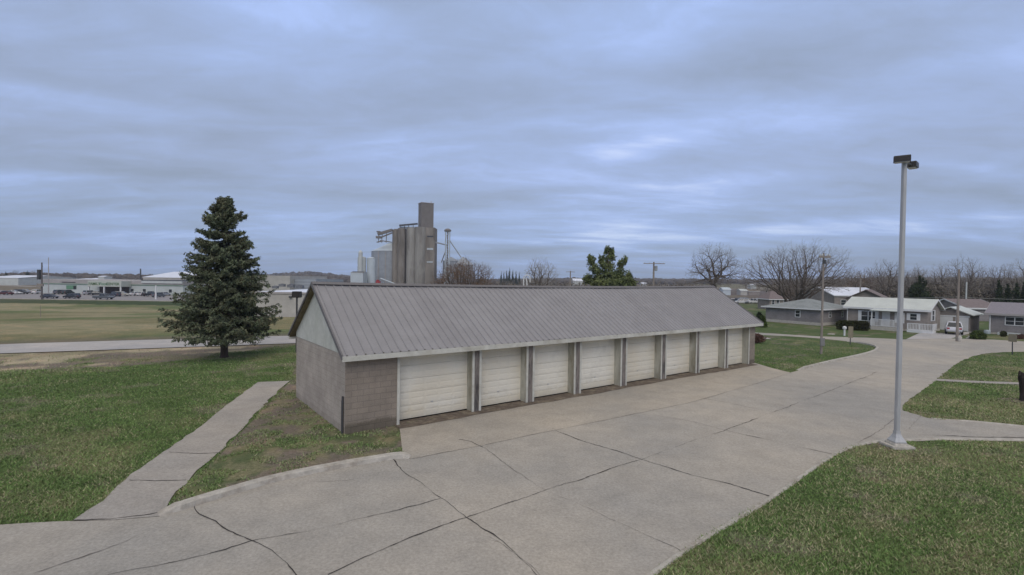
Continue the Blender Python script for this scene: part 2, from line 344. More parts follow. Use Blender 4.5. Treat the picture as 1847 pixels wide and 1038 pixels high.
M['palewire'] = mat('pale_cable', (0.30, 0.30, 0.28), 0.7, 0.0)
M['glass'] = mat('window_glass', (0.03, 0.035, 0.04), 0.08, 0.2, 1, spec=0.6)
M['white'] = mat('white_paint', (0.66, 0.66, 0.65), 0.6, 0.08, 2)
M['offwhite'] = mat('dull_white_paint', (0.5, 0.52, 0.5), 0.6, 0.12, 0.6)
M['whiteroof'] = mat('white_metal_roof', (0.52, 0.54, 0.50), 0.5, 0.1, 0.8)
M['brightroof'] = mat('bright_membrane_roof', (0.72, 0.74, 0.8), 0.4, 0.08, 0.3)
def housebrick(name, a, b, mo): return brickmat(name, a, b, mo, 0.30, 0.10)
M['greybrick'] = housebrick('grey_siding', (0.26, 0.24, 0.235), (0.225, 0.205, 0.20), (0.28, 0.26, 0.25))
M['tanbrick'] = housebrick('tan_brick', (0.30, 0.262, 0.235), (0.255, 0.22, 0.195), (0.31, 0.285, 0.26))
M['hiproof'] = mat('asphalt_shingle_pale', (0.25, 0.265, 0.26), 0.95, 0.2, 6, col2=(0.20, 0.215, 0.21), c2scale=1.0)
M['purpleroof'] = mat('asphalt_shingle_mauve', (0.235, 0.215, 0.235), 0.95, 0.15, 6)
M['brownroof'] = mat('asphalt_shingle_brown', (0.19, 0.155, 0.15), 0.95, 0.25, 4)
M['tanroof'] = mat('tan_roof', (0.20, 0.165, 0.13), 0.95, 0.2, 4)
M['cmu'] = mat('painted_cmu', (0.42, 0.40, 0.36), 0.9, 0.15, 0.6)
M['rubber'] = mat('tyre', (0.02, 0.02, 0.02), 0.8, 0.1)
M['rim'] = mat('wheel_rim', (0.4, 0.4, 0.42), 0.35, 0.05, metal=0.5)
M['red'] = mat('tail_red', (0.30, 0.02, 0.02), 0.3, 0.0)
M['amber'] = mat('headlight_glass', (0.6, 0.6, 0.58), 0.15, 0.0)
M['storegreen'] = mat('store_green', (0.12, 0.25, 0.15), 0.6, 0.1)
M['palegreen'] = mat('sign_pale_green', (0.45, 0.47, 0.41), 0.6, 0.1)
M['signtext'] = mat('sign_letters', (0.08, 0.15, 0.06), 0.6, 0)
M['storewall'] = mat('store_panel', (0.47, 0.50, 0.48), 0.7, 0.1, 0.3)
M['storeband'] = mat('store_parapet', (0.36, 0.335, 0.32), 0.8, 0.15, 0.3)
M['darkin'] = mat('shop_interior', (0.07, 0.055, 0.05), 0.7, 0.4, 0.8)
M['silo'] = mat('silo_concrete', (0.235, 0.21, 0.18), 0.95, 0.25, 0.15, stretch=(1, 1, 0.3), col2=(0.165, 0.142, 0.12), c2scale=0.25)
M['silopale'] = mat('pale_silo_concrete', (0.29, 0.275, 0.245), 0.95, 0.25, 0.15, stretch=(1, 1, 0.3), col2=(0.19, 0.175, 0.155), c2scale=0.2)
M['headhouse'] = mat('headhouse_cladding', (0.175, 0.158, 0.145), 0.9, 0.15, 0.3)
def ex_bin(H, c):
    w = H['N'].new('ShaderNodeTexWave'); w.bands_direction = 'Z'; w.inputs['Scale'].default_value = 0.35; H['L'].new(H['tc'].outputs['Object'], w.inputs[0])
    return MUL(H, c, H['ramp'](w.outputs[1], [(0, (0.85,)*3), (1, (1.1,)*3)]))
M['bin'] = mat('corrugated_bin', (0.30, 0.32, 0.345), 0.5, 0.12, 0.3, extra=ex_bin)
M['binpale'] = mat('pale_tank', (0.47, 0.52, 0.55), 0.5, 0.1, 0.3)
M['unit'] = mat('rooftop_unit_steel', (0.16, 0.165, 0.18), 0.6, 0.3, 2)
M['farwood'] = mat('far_woods', (0.085, 0.07, 0.064), 0.95, 0.3, 0.1, island=0.4)
M['redpaint'] = mat('red_machine', (0.32, 0.03, 0.03), 0.5, 0.1)
M['postdark'] = mat('dark_bark_post', (0.035, 0.028, 0.025), 0.95, 0.4, 6, bump=0.6)
M['signback'] = mat('sign_back', (0.23, 0.20, 0.14), 0.7, 0.2, 4)
M['signwood'] = mat('sign_panel', (0.20, 0.195, 0.19), 0.7, 0.15, 4)

# ------------------------------------------------------------------ setting: ground
STREET = [(-95, -4), (-62, 14), (-33.9, 33.6), (-18.1, 40.7), (2, 48.8), (13, 50.5), (24.6, 49.1)]
def seg_dist(x, y, pts):
    best = np.full(np.shape(x), 1e9); side = np.zeros(np.shape(x))
    for (ax, ay), (bx, by) in zip(pts[:-1], pts[1:]):
        dx, dy = bx-ax, by-ay; L2 = dx*dx+dy*dy
        t = np.clip(((x-ax)*dx+(y-ay)*dy)/L2, 0, 1); d = np.hypot(x-ax-t*dx, y-ay-t*dy)
        s = np.sign((x-ax)*(-dy)+(y-ay)*dx)
        side = np.where(d < best, s, side); best = np.minimum(best, d)
    return best, side
def inpoly(x, y, poly):
    ins = np.zeros(np.shape(x), bool); n = len(poly)
    for i in range(n):
        x0, y0 = poly[i][0], poly[i][1]; x1, y1 = poly[(i+1) % n][0], poly[(i+1) % n][1]
        if y0 == y1: continue
        c = ((y0 > y) != (y1 > y)) & (x < (x1-x0)*(y-y0)/(y1-y0)+x0); ins ^= c
    return ins
def pxpoly(L, z=0.0): return [at(p[0], p[1], z) for p in L]

GREEN = np.array((0.078, 0.108, 0.04)); DRY = np.array((0.20, 0.18, 0.105)); DIRT = np.array((0.165, 0.138, 0.108))
OLIVE = np.array((0.185, 0.17, 0.088)); STRAW = np.array((0.33, 0.28, 0.19)); STRIP = np.array((0.048, 0.068, 0.026))
WOOD = np.array((0.062, 0.052, 0.046)); FIELD = np.array((0.16, 0.135, 0.095)); BROWNF = np.array((0.105, 0.085, 0.07))
def mixc(a, b, w): w = np.asarray(w)[..., None]; return a*(1-w)+b*w
WEDGE = pxpoly([(297, 923), (523, 688), (540, 640), (640, 700), (740, 760), (745, 830), (500, 872)])
def verge(x, y, ds): return sst(0.0, 1.3, 3.8+7.8*(1-sst(-23.5, -15, x))+4.0*(fbm(x*0.3, y*0.3, 4)-0.5)-ds)*(1-0.75*sst(0.50, 0.62, fbm(x*0.7+8, y*0.7+2, 4))*sst(5.0, 8.0, ds))
def ground_cols(x, y):
    n = fbm(x*0.22+5, y*0.22+9, 5); n2 = fbm(x*0.9, y*0.9, 4)
    c = mixc(GREEN, DRY, sst(0.50, 0.74, n*0.6+n2*0.4)*0.85)
    right = sst(2, 8, x)*(1-sst(25, 34, y))
    c = mixc(c, DIRT*1.1, 0.7*sst(0.62, 0.72, fbm(x*0.7+91, y*0.9+13, 4)))
    c = mixc(c, DRY*0.85, right*sst(0.42, 0.62, fbm(x*0.5+40, y*0.8, 4))*0.75)
    w = inpoly(x, y, WEDGE)
    c = np.where(w[..., None], mixc(mixc(DIRT*1.0, GREEN, sst(0.52, 0.60, n2)*0.8), DRY*1.05, sst(0.45, 0.65, fbm(x*2+3, y*2, 3))*0.7), c)
    ds, side = seg_dist(x, y, STREET)
    left = 1-sst(-14, -9, x)
    # verge between the street and the near lawn: bare soil with straw streaks
    u = x*0.91+y*0.41; v = -x*0.41+y*0.91
    vb = verge(x, y, ds)*(side < 0)*left
    vc = mixc(DIRT*1.05, STRAW*1.15, sst(0.46, 0.56, fbm(u*0.30+11, v*1.1+3, 4)))
    c = mixc(c, vc, vb)
    # dry band across the lawn
    c = mixc(c, DRY, 0.6*sst(0.5, 0.65, fbm(u*0.15+70, v*0.6, 4))*(side < 0)*left*sst(0, 3, 16-ds))
    t = -0.5*x+0.87*y
    far = (side > 0) & (ds < 1e8) & (y > 20) & (x < 13)
    fc = mixc(OLIVE, DRY*1.25, sst(0.42, 0.62, fbm(x*0.06+2, y*0.14+8, 5))); fc = mixc(fc, GREEN*1.25, 0.75*sst(0.52, 0.64, fbm(x*0.05+33, y*0.09, 4)))
    fc = mixc(fc, DIRT*0.9, 0.8*(1-sst(3.0, 7.5, ds)))
    c = np.where(far[..., None], fc, c)
    r = np.hypot(x, y)
    st = far & (x < -40) & (y > 128) & (y < 147); c = np.where(st[..., None], STRIP, c)
    w = sst(170, 260, r); f2 = mixc(BROWNF, FIELD, sst(0.45, 0.55, fbm(x/160+3, y/160, 3))); f2 = mixc(f2, OLIVE*0.8, sst(0.55, 0.65, fbm(x/120+9, y/120+4, 3)))
    c = mixc(c, f2, w)
    c = mixc(c, WOOD, sst(0.40, 0.5, fbm(x/240+1.3, y/240+7, 4))*sst(700, 1050, r))
    c = mixc(c, WOOD, sst(1150, 1400, r)*0.85)
    return c
def ground():
    az = np.concatenate([np.linspace(-180, -56, 70)[:-1], np.linspace(-56, 56, 380), np.linspace(56, 180, 70)[1:]]); az = np.radians(az)
    rr = np.concatenate([[0.01, 1.5], 3*1.0195**np.arange(0, 375)]); 
    A, Rr = np.meshgrid(az, rr); x = Rr*np.sin(A); y = Rr*np.cos(A); z = th(x, y); c = ground_cols(x, y)
    n, m = x.shape; V = np.stack([x, y, z], -1).reshape(-1, 3)
    i, j = np.meshgrid(np.arange(n-1), np.arange(m-1), indexing='ij'); q = (i*m+j).ravel()
    F = np.stack([q, q+m, q+m+1, q+1], -1)
    me = np_mesh('ground', V, F, 4, M['ground'], c.reshape(-1, 3)); me.polygons.foreach_set('use_smooth', np.ones(len(F), bool))
    return tag(link('ground', me), kind='structure')
def np_mesh(name, V, F, k, m, cols=None):
    me = bpy.data.meshes.new(name); me.vertices.add(len(V)); me.vertices.foreach_set('co', V.astype(np.float32).ravel())
    me.loops.add(F.size); me.loops.foreach_set('vertex_index', F.astype(np.int32).ravel())
    me.polygons.add(len(F)); me.polygons.foreach_set('loop_start', np.arange(0, F.size, k, dtype=np.int32))
    me.update(calc_edges=True); me.validate()
    if cols is not None:
        a = me.color_attributes.new('col', 'FLOAT_COLOR', 'POINT'); a.data.foreach_set('color', np.concatenate([cols, np.ones((len(V), 1))], 1).astype(np.float32).ravel())
    me.materials.append(m); return me
def link(name, me, parent=None):
    o = bpy.data.objects.new(name, me); COL.objects.link(o)
    if parent: o.parent = parent
    return o
ground()

def sheet(name, pts, z, m, kind='structure'):
    P = [Vector((p[0], p[1], z)) for p in pts]; mb = MB(); mb.v = [tuple(p) for p in P]
    mb.f = [tuple(t) for t in tessellate_polygon([P])]; mb.m = [0]*len(mb.f)
    o = mb.build(name, m)
    for p in o.data.polygons:
        pass
    bm = bmesh.new(); bm.from_mesh(o.data)
    for f in bm.faces:
        if f.normal.z < 0: f.normal_flip()
    bm.to_mesh(o.data); bm.free()
    return tag(o, kind=kind)
def smoothpx(L, k=4):     # Catmull-Rom through picture points
    out = []
    for i in range(len(L)-1):
        p0 = L[max(i-1, 0)]; p1 = L[i]; p2 = L[i+1]; p3 = L[min(i+2, len(L)-1)]
        for j in range(k):
            t = j/k; out.append(tuple(0.5*((2*p1[a])+(-p0[a]+p2[a])*t+(2*p0[a]-5*p1[a]+4*p2[a]-p3[a])*t*t+(-p0[a]+3*p1[a]-3*p2[a]+p3[a])*t**3) for a in (0, 1)))
    out.append(L[-1]); return out
rj = random.Random(5)
def jit(L, a): return [(p[0]+rj.uniform(-a, a), p[1]+rj.uniform(-a, a)*0.4) for p in L]
def rag(pts, amp=0.05, step=0.35):   # world-space ragged lawn edge
    out = []
    for a, b in zip(pts[:-1], pts[1:]):
        n = max(1, int((b-a).length/step))
        for i in range(n):
            p = a.lerp(b, i/n); out.append(Vector((p.x+rj.uniform(-amp, amp), p.y+rj.uniform(-amp, amp), 0)))
    out.append(pts[-1]); return out
KERB_L = [(286, 932), (330, 920), (360, 910), (430, 889), (500, 869), (600, 848), (710, 829), (738, 828)]
ISL = [(1440, 669), (1490, 656), (1540, 645), (1572, 637), (1584, 630), (1578, 625), (1560, 621), (1530, 616.5), (1477, 611), (1420, 607), (1358, 604.5)]
FRONT = [(719.6, 770), (1357, 656)]
R_LOW = [(1500, 822), (1385, 901), (1300, 953), (1230, 995), (1168, 1040), (1090, 1100), (960, 1220), (800, 1420)]
R_MID = [(1847, 635), (1790, 637), (1750, 645), (1720, 661), (1690, 685), (1660, 708), (1638, 724), (1628, 735)]
R_DRV = [(1628, 741), (1650, 748), (1680, 756), (1720, 759), (1760, 761), (1847, 769), (2100, 790)]
main = ([at(-420, 1420)] + [at(-420, 985), at(-180, 962)] + rag(pxpoly([(-100, 955), (0, 949), (60, 944), (129, 941)])) + pxpoly([(200, 938)]) + pxpoly(smoothpx(KERB_L)) +
        pxpoly([(727, 826), (722, 782)]) + pxpoly([(719.6, 768), (1357, 654)]) + pxpoly([(1390, 664), (1425, 673)]) + pxpoly(smoothpx(ISL)) +
        pxpoly([(1300, 601), (1300, 598), (1358, 600), (1477, 607.3), (1560, 609.5), (1636, 613), (1714, 611), (1790, 613), (1847, 616.5), (2200, 642), (2200, 660)]) +
        rag(pxpoly(smoothpx(R_MID))) + rag(pxpoly(smoothpx(R_DRV))) + pxpoly([(2100, 815), (1847, 797), (1700, 795)]) + rag(pxpoly([(1650, 796), (1600, 798), (1550, 803), (1520, 811)] )) + rag(pxpoly(smoothpx(R_LOW))) )
sheet('driveway', main, 0.012, M['concrete'])
ap = pxpoly([(741, 829), (868, 805), (980, 781), (1060, 765), (1240, 728), (1370, 691), (1426, 673), (1390, 664), (1357, 654), (719.6, 768), (722, 782), (727, 826)])
sheet('driveway_apron', ap, 0.018, M['apron'])
PATH = [(129, 942), (186, 904), (236, 857), (295, 817), (363, 769), (422, 722), (466, 690), (523, 688), (506, 703), (464, 743), (430, 781), (405, 807), (359, 849), (321, 887), (297, 925), (288, 933), (200, 940)]
pw = pxpoly(PATH)
sheet('footpath', rag(pw[:8], 0.04)+rag(pw[8:15], 0.06)+pw[15:], 0.022, M['path'])
sheet('footpath', rag(pxpoly([(1690, 684.2), (1760, 688), (1838, 690.5), (1990, 700)]), 0.02)+rag(pxpoly([(1990, 706), (1838, 694.5), (1760, 692), (1686, 687.5)]), 0.02), 0.020, M['path'])
sheet('house_driveway', pxpoly([(1634, 612.8), (1657, 601.8), (1677, 600.5), (1706, 601), (1735, 600), (1751, 598.5), (1756, 600), (1716, 611)]), 0.016, M['street'])
def ribbon(name, pts, w, z, m, kind='structure', jitter=0.0, parent=None, follow=False, step=None):
    P = [Vector((p[0], p[1], 0)) for p in pts]
    if step:
        Q = []
        for a, b in zip(P[:-1], P[1:]):
            n = max(1, int((b-a).length/step)); Q += [a.lerp(b, i/n) for i in range(n)]
        P = Q+[P[-1]]
    mb = MB(); L = []
    for i, p in enumerate(P):
        d = (P[min(i+1, len(P)-1)]-P[max(i-1, 0)]).normalized(); nn = Vector((-d.y, d.x, 0)); ww = w*(1+rj.uniform(-jitter, jitter)); o = nn*rj.uniform(-jitter, jitter)*w*0.5
        L.append((p+o+nn*ww/2, p+o-nn*ww/2))
    for i, (a, b) in enumerate(L):
        for q in (a, b): mb.v.append((q.x, q.y, (tz(q.x, q.y) if follow else 0)+z))
    for i in range(len(L)-1): mb.f.append((2*i, 2*i+1, 2*i+3, 2*i+2)); mb.m.append(0)
    o = mb.build(name, m, parent)
    if kind and not parent: tag(o, kind=kind)
    return o
ribbon('street', STREET, 5.4, 0.05, M['street'], follow=True, step=1.0)
def kerb(pts, w, h, name='kerb', m=None, step=0.3, rough=0.012, off=0.0):
    P = pts; Q = []
    for a, b in zip(P[:-1], P[1:]):
        n = max(1, int((b-a).length/step)); Q += [a.lerp(b, i/n) for i in range(n)]
    P = Q+[P[-1]]; mb = MB(); b0 = 0
    for i, p in enumerate(P):
        d = (P[min(i+1, len(P)-1)]-P[max(i-1, 0)]).normalized(); n = Vector((-d.y, d.x, 0))
        e = min(1, i/3, (len(P)-1-i)/3)*h
        j = rj.uniform(-rough, rough); j2 = rj.uniform(-rough, rough)
        c = p+n*off
        for s, z in ((-w/2, 0.0), (-w/2+0.03+j, 0.02+e*0.85), (-w/2+0.06+j, 0.022+e), (w/2-0.02+j2, 0.022+e), (w/2, 0.0)):
            q = c+n*s; mb.v.append((q.x, q.y, z))
    for i in range(len(P)-1):
        for k in range(4): mb.f.append((5*i+k, 5*i+k+1, 5*i+6+k, 5*i+5+k)); mb.m.append(0)
    return tag(mb.build(name, m or M['kerb']), kind='structure')
kerb(pxpoly(smoothpx(KERB_L)), 0.26, 0.12, off=0.08)
kerb(pxpoly(smoothpx(ISL[:8])), 0.20, 0.10, off=0.06)
kerb(pxpoly(smoothpx([(1560, 800), (1500, 822), (1385, 901), (1300, 953), (1230, 995), (1168, 1040), (1090, 1100)])), 0.13, 0.015, off=0.02)
kerb(pxpoly([(1560, 801), (1600, 795.5), (1700, 793), (1847, 795.5), (2000, 803)]), 0.16, 0.03, off=0.0)
kerb(pxpoly([(1680, 755), (1720, 759), (1760, 762), (1847, 770.5), (2000, 783)]), 0.12, 0.03)
# joints and cracks in the slabs
crk = [([(590, 1038), (640, 1014), (700, 990), (770, 962), (842, 936), (910, 912), (985, 886), (1070, 858), (1155, 830), (1240, 800), (1307, 777), (1374, 752), (1430, 731), (1480, 712), (1556, 683), (1585, 670)], 0.035, 0),
 ([(150, 1052), (198, 1038), (290, 1020), (380, 1000), (451, 978), (500, 968), (560, 959), (610, 949), (660, 936), (720, 921), (794, 901)], 0.04, 0),
 ([(710, 829), (724, 848), (760, 874), (796, 900), (842, 935), (860, 948), (912, 984), (967, 1037), (1010, 1080)], 0.042, 0),
 ([(350, 914), (359, 929), (388, 942), (413, 959), (451, 978), (485, 997), (513, 1020), (532, 1038), (560, 1075)], 0.04, 0),
 ([(828, 794), (850, 798), (872, 808)], 0.05, 0), ([(872, 808), (905, 834), (940, 858), (985, 886), (1061, 920), (1110, 942)], 0.022, 1), ([(1110, 942), (1149, 960), (1190, 978), (1227, 996)], 0.036, 0),
 ([(995, 774), (1037, 792), (1075, 804), (1113, 815), (1157, 830), (1205, 845), (1250, 858), (1290, 868), (1340, 882), (1387, 897)], 0.038, 0),
 ([(1180, 750), (1240, 760), (1302, 776), (1345, 786)], 0.02, 1), ([(1345, 786), (1395, 796), (1450, 809), (1501, 821)], 0.035, 0),
 ([(1267, 719), (1320, 729), (1374, 741)], 0.03, 1), ([(1408, 695), (1492, 705), (1556, 714)], 0.03, 1), ([(1500, 760), (1560, 768), (1600, 776)], 0.025, 1),
 ([(880, 970), (915, 990), (960, 1020), (985, 1045)], 0.018, 1), ([(560, 870), (630, 868), (700, 850)], 0.015, 1),
 ([(1655, 786), (1700, 787), (1760, 789), (1847, 791), (1950, 796)], 0.06, 0), ([(1660, 750), (1640, 776)], 0.02, 1), ([(1545, 800), (1580, 782), (1612, 755)], 0.03, 1),
 ([(741, 829), (868, 805), (980, 781), (1060, 765), (1240, 728), (1370, 691), (1426, 673)], 0.018, 1),
 ([(60, 1038), (150, 1008), (230, 978), (290, 950)], 0.03, 1)]
cm = [MB(), MB()]
for pts, w, k in crk:
    P = pxpoly(smoothpx(pts, 3)); Q = []
    for a, b in zip(P[:-1], P[1:]):
        n = max(1, int((b-a).length/0.11)); Q += [a.lerp(b, i/n) for i in range(n)]
    P = Q+[P[-1]]; L = []; wob = 0
    for i, p in enumerate(P):
        d = (P[min(i+1, len(P)-1)]-P[max(i-1, 0)]).normalized(); nn = Vector((-d.y, d.x, 0)); wob = wob*0.8+rj.uniform(-1, 1)*0.021
        ww = 0.85*w*(0.3+0.7*rj.random())*min(1.25, max(0.12, 2.6*float(fbm(p.x*0.9+k*9, p.y*0.9, 3))-0.55))
        L += [(p.x+nn.x*(wob+ww/2), p.y+nn.y*(wob+ww/2), 0.0235), (p.x+nn.x*(wob-ww/2), p.y+nn.y*(wob-ww/2), 0.0235)]
    cm[k].add(L, [(2*i, 2*i+1, 2*i+3, 2*i+2) for i in range(len(P)-1)])
struct('pavement_joints', cm[0], M['crack']); struct('pavement_joints', cm[1], M['crackfaint'])
pj = MB()
for pts in ([(305, 817), (350, 820), (398, 818)], [(233, 868), (280, 869), (335, 868)], [(129, 941), (200, 938), (260, 931), (296, 925)]):
    P = pxpoly(smoothpx(pts, 5)); L = []
    for i, p in enumerate(P):
        d = (P[min(i+1, len(P)-1)]-P[max(i-1, 0)]).normalized(); nn = Vector((-d.y, d.x, 0)); w = 0.03*(0.3+rj.random()); q = p+nn*rj.uniform(-.02, .02)
        L += [(q.x+nn.x*w/2, q.y+nn.y*w/2, 0.0275), (q.x-nn.x*w/2, q.y-nn.y*w/2, 0.0275)]
    pj.add(L, [(2*i, 2*i+1, 2*i+3, 2*i+2) for i in range(len(P)-1)])
struct('footpath_joints', pj, M['crack'])

# ------------------------------------------------------------------ the row of garages
GA = Vector((-5.447, 16.407, 0)); GY = 0.6439; ga = Vector((math.cos(GY), math.sin(GY), 0))
def gs(px): return (at(px, 770-0.1793*(px-719.6))-GA).dot(ga)
GW, GL = 6.32, gs(1357.5)
G = thing('garage_building', 'long low row of eight garages with a grey ribbed metal roof and cream doors', 'garage', GA, GY)
TRIMS = [(719.6, 856.5), (867.0, 953.0), (962.5, 1038.0), (1046.5, 1120.7), (1128.5, 1192.2), (1198.8, 1254.0), (1258.3, 1304.9), (1309.0, 1347.0)]
TR = [(gs(a), gs(b)) for a, b in TRIMS]
REC, WT, TOPZ = 0.46, 0.2, 2.62
def rz_(y): return 2.666+(y+0.377)*0.6465 if y <= GW/2 else 2.666+(GW-y+0.377)*0.6465
w = MB()     # blockwork: rear, right end, header over the doors
w.box(0, GL, GW-WT, GW, -0.3, TOPZ); w.box(GL-WT, GL, REC, GW-WT, -0.3, TOPZ)
w.box(0, GL, REC+0.06, REC+WT+0.06, 2.36, TOPZ+0.02)
w.build('wall', M['block'], G)
w = MB(); w.box(0, TR[0][0]-0.012, 0, REC+0.1, -0.3, TOPZ+0.001); w.build('front_wall', M['block'], G)
w = MB(); w.box(TR[7][1]+0.012, GL, 0, REC, -0.3, TOPZ+0.001); w.build('front_wall', M['block'], G)
w = MB(); w.box(-0.004, WT, 0.002, GW-0.002, -0.3, TOPZ+0.002); w.build('end_wall', M['blockside'], G)
f = MB()
f.box(-0.03, 0.1, 0.4, GW+0.02, -0.35, -0.02)
f.prism([(-0.05, -0.35), (-0.05, -0.10), (0.02, -0.02), (0.02, -0.35)], 0.8, GW, 'y'); f.build('foundation', M['foundation'], G)
fl = MB(); fl.box(0.3, GL-0.3, REC-0.1, GW-0.3, -0.1, 0.03); fl.build('floor', M['dirt'], G)
for x in (0.04, GL-0.1):
    g = MB(); g.prism([(0.02, TOPZ+0.003), (GW-0.02, TOPZ+0.003), (GW-0.02, rz_(GW-0.02)-0.06), (GW/2, rz_(GW/2)-0.06), (0.02, rz_(0.02)-0.06)], x-0.06 if x < 1 else x, x if x < 1 else x+0.12, 'x'); g.build('gable', M['siding'], G)
# drip board at the foot of the gable
# ribbed roof, sagging a little along the ridge
OG, OF = 0.236, 0.377
def sag(x): t = min(max((x+OG)/(GL+2*OG), 0), 1); return -0.10*math.sin(math.pi*t)**0.8
def roof_side(side):
    mb = MB(); xs = []; p = 0.305; x = -OG
    n = int((GL+2*OG)/p)
    for i in range(n+1):
        b = -OG+i*(GL+2*OG)/n
        for dx, dz in ((0, 0), (0.12, 0), (0.135, 0.04), (0.165, 0.04), (0.18, 0)):
            if b+dx <= GL+OG+1e-6: xs.append((b+dx, dz))
        
    ys = np.linspace(0, 1, 9); rows = []
    for t in ys:
        y = -OF-0.03+(GW/2+OF+0.03)*t; z = 2.666+(y+OF)*0.6465
        rows.append([(x, y if side < 0 else GW-y, z+dz+sag(x)*t+0.012*math.sin(x*0.9+t*3)) for x, dz in xs])
    m = len(xs); mb.v = [p for r in rows for p in r]
    for i in range(len(ys)-1):
        for j in range(m-1): mb.f.append((i*m+j, i*m+j+1, (i+1)*m+j+1, (i+1)*m+j)); mb.m.append(0)
    return mb
rf = roof_side(-1).build('roof', M['metalroof'], G)
rb = roof_side(1).build('roof', M['metalroof'], G)
u = MB()       # timber deck and soffit under the sheets
for s in (0, 1):
    Y = (lambda y: y) if s == 0 else (lambda y: GW-y)
    xs = np.linspace(-OG+0.03, GL+OG-0.03, 13)
    for x0, x1 in zip(xs[:-1], xs[1:]):
        P = []
        for x in (x0, x1):
            for y, dz in ((-OF, -0.02), (GW/2, -0.02), (GW/2, -0.10), (-OF, -0.10)):
                t = (y+OF)/(GW/2+OF); P.append((x, Y(y), 2.666+(y+OF)*0.6465+dz+sag(x)*t))
        u.add(P, [(0,1,5,4),(3,2,6,7),(0,3,7,4),(0,1,2,3),(4,5,6,7)])
u.build('roof_deck', M['soffit'], G)
rc = MB(); xs = np.linspace(-OG-0.02, GL+OG+0.02, 41)
for a, b in zip(xs[:-1], xs[1:]):
    za, zb = 4.953+sag(a), 4.953+sag(b)
    for s in (-1, 1):
        rc.add([(a, GW/2, za+0.065), (b, GW/2, zb+0.065), (b, GW/2+s*0.17, zb-0.03), (a, GW/2+s*0.17, za-0.03)], [(0,1,2,3)])
rc.build('ridge_cap', M['roofdark'], G)
fa = MB(); fa.box(-OG, GL+OG, -OF-0.03, -OF+0.005, 2.475, 2.65); fa.build('fascia', M['trim'], G)
fa = MB(); fa.box(-OG, GL+OG, GW+OF-0.005, GW+OF+0.03, 2.475, 2.65); fa.build('fascia', M['trim'], G)
so = MB(); so.box(-0.0, GL, -OF+0.006, 0.6, 2.50, 2.52); so.build('soffit', M['jamb'], G)
for x, s in ((-OG, -1), (GL+OG, 1)):      # verge flashing up the rakes
    for k in (0, 1):
        Y = (lambda y: y) if k == 0 else (lambda y: GW-y)
        b = MB(); P = []
        for y in (-OF-0.03, GW/2):
            z = 2.666+(y+OF)*0.6465
            for dx, dz in ((-0.02*s, 0.05), (0.03*s, 0.05), (0.03*s, -0.045-0.065*(k == 0)), (-0.02*s, -0.045-0.065*(k == 0))): P.append((x+dx, Y(y), z+dz))
        b.add(P, [(0,1,5,4),(1,2,6,5),(2,3,7,6),(3,0,4,7),(0,3,2,1),(4,5,6,7)])
        b.build('rake_board', M['roofdark'], G)
for i, (a, b) in enumerate(TR):
    tw = 0.075
    for xa, xb, ja, jb_ in ((a-0.02, a+tw, a-0.01, a+0.03), (b-tw, b+0.02, b-0.03, b+0.01)):   # cream casing on the face, boarded jambs in the recess
        fr = MB(); fr.box(xa, xb, -0.035, 0.0, 0.0, 2.48); fr.build('door_casing', M['trim'], G)
        jb = MB(); jb.box(ja, jb_, 0.002, REC, 0.0, 2.50); jb.build('door_jamb', M['jamb'], G)
    x0, x1 = a+0.03, b-0.03; D = MB(); z0 = 0.052; zt = 2.49; NS = 5; sh = (zt-z0)/NS
    for r in range(NS):
        D.box(x0, x1, REC-0.03, REC+0.02, z0+r*sh+0.006, z0+(r+1)*sh-0.006)
        nc = max(3, round((x1-x0)/0.62))
        for c in range(nc):
            px0 = x0+0.05+(x1-x0-0.1)*c/nc+0.04; px1 = x0+0.05+(x1-x0-0.1)*(c+1)/nc-0.04
            for q in range(2):
                za = z0+r*sh+0.04+q*(sh-0.05)/2; zb = za+(sh-0.05)/2-0.04
                y = REC-0.03
                D.add([(px0, y, za), (px1, y, za), (px1, y, zb), (px0, y, zb), (px0+0.025, y-0.007, za+0.025), (px1-0.025, y-0.007, za+0.025), (px1-0.025, y-0.007, zb-0.025), (px0+0.025, y-0.007, zb-0.025)],
                      [(0,1,5,4),(1,2,6,5),(2,3,7,6),(3,0,4,7),(4,5,6,7)])
    D.box(x0, x1, REC+0.0, REC+0.03, z0, zt)
    dd = D.build('garage_door', M['door'], G)
    h = MB(); h.box((x0+x1)/2-0.05, (x0+x1)/2+0.05, REC-0.06, REC-0.038, 0.55, 0.575); h.build('handle', M['galv'], dd)
    s = MB(); s.box(x0, x1, REC-0.028, REC+0.018, 0.032, 0.05); s.build('weather_strip', M['rubber'], dd)
    if i < 7:
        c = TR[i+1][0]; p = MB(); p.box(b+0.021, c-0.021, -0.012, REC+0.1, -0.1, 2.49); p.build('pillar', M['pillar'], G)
dp = MB(); dp.tube([(-0.05, 0.10, -0.15), (-0.05, 0.10, 1.25)], 0.035, 8); dp.tube([(-0.05, 0.17, -0.15), (-0.05, 0.17, 1.1)], 0.02, 8); dp.build('conduit', M['darkmetal'], G)
# worn dirty strip along the doors
st = []
for i in range(120):
    x = TR[0][0]-0.1+(TR[7][1]-TR[0][0]+0.4)*i/119; st.append(GA+ga*x+Vector((-ga.y, ga.x, 0))*(-0.30-0.30*fbm(x*0.8, 3.3, 3)))
b_ = GA+ga*(TR[7][1]+0.3)+Vector((-ga.y, ga.x, 0))*0.5; a_ = GA+ga*(TR[0][0]-0.1)+Vector((-ga.y, ga.x, 0))*0.5
sheet('dirt_strip', st+[b_, a_], 0.030, M['dirt'])

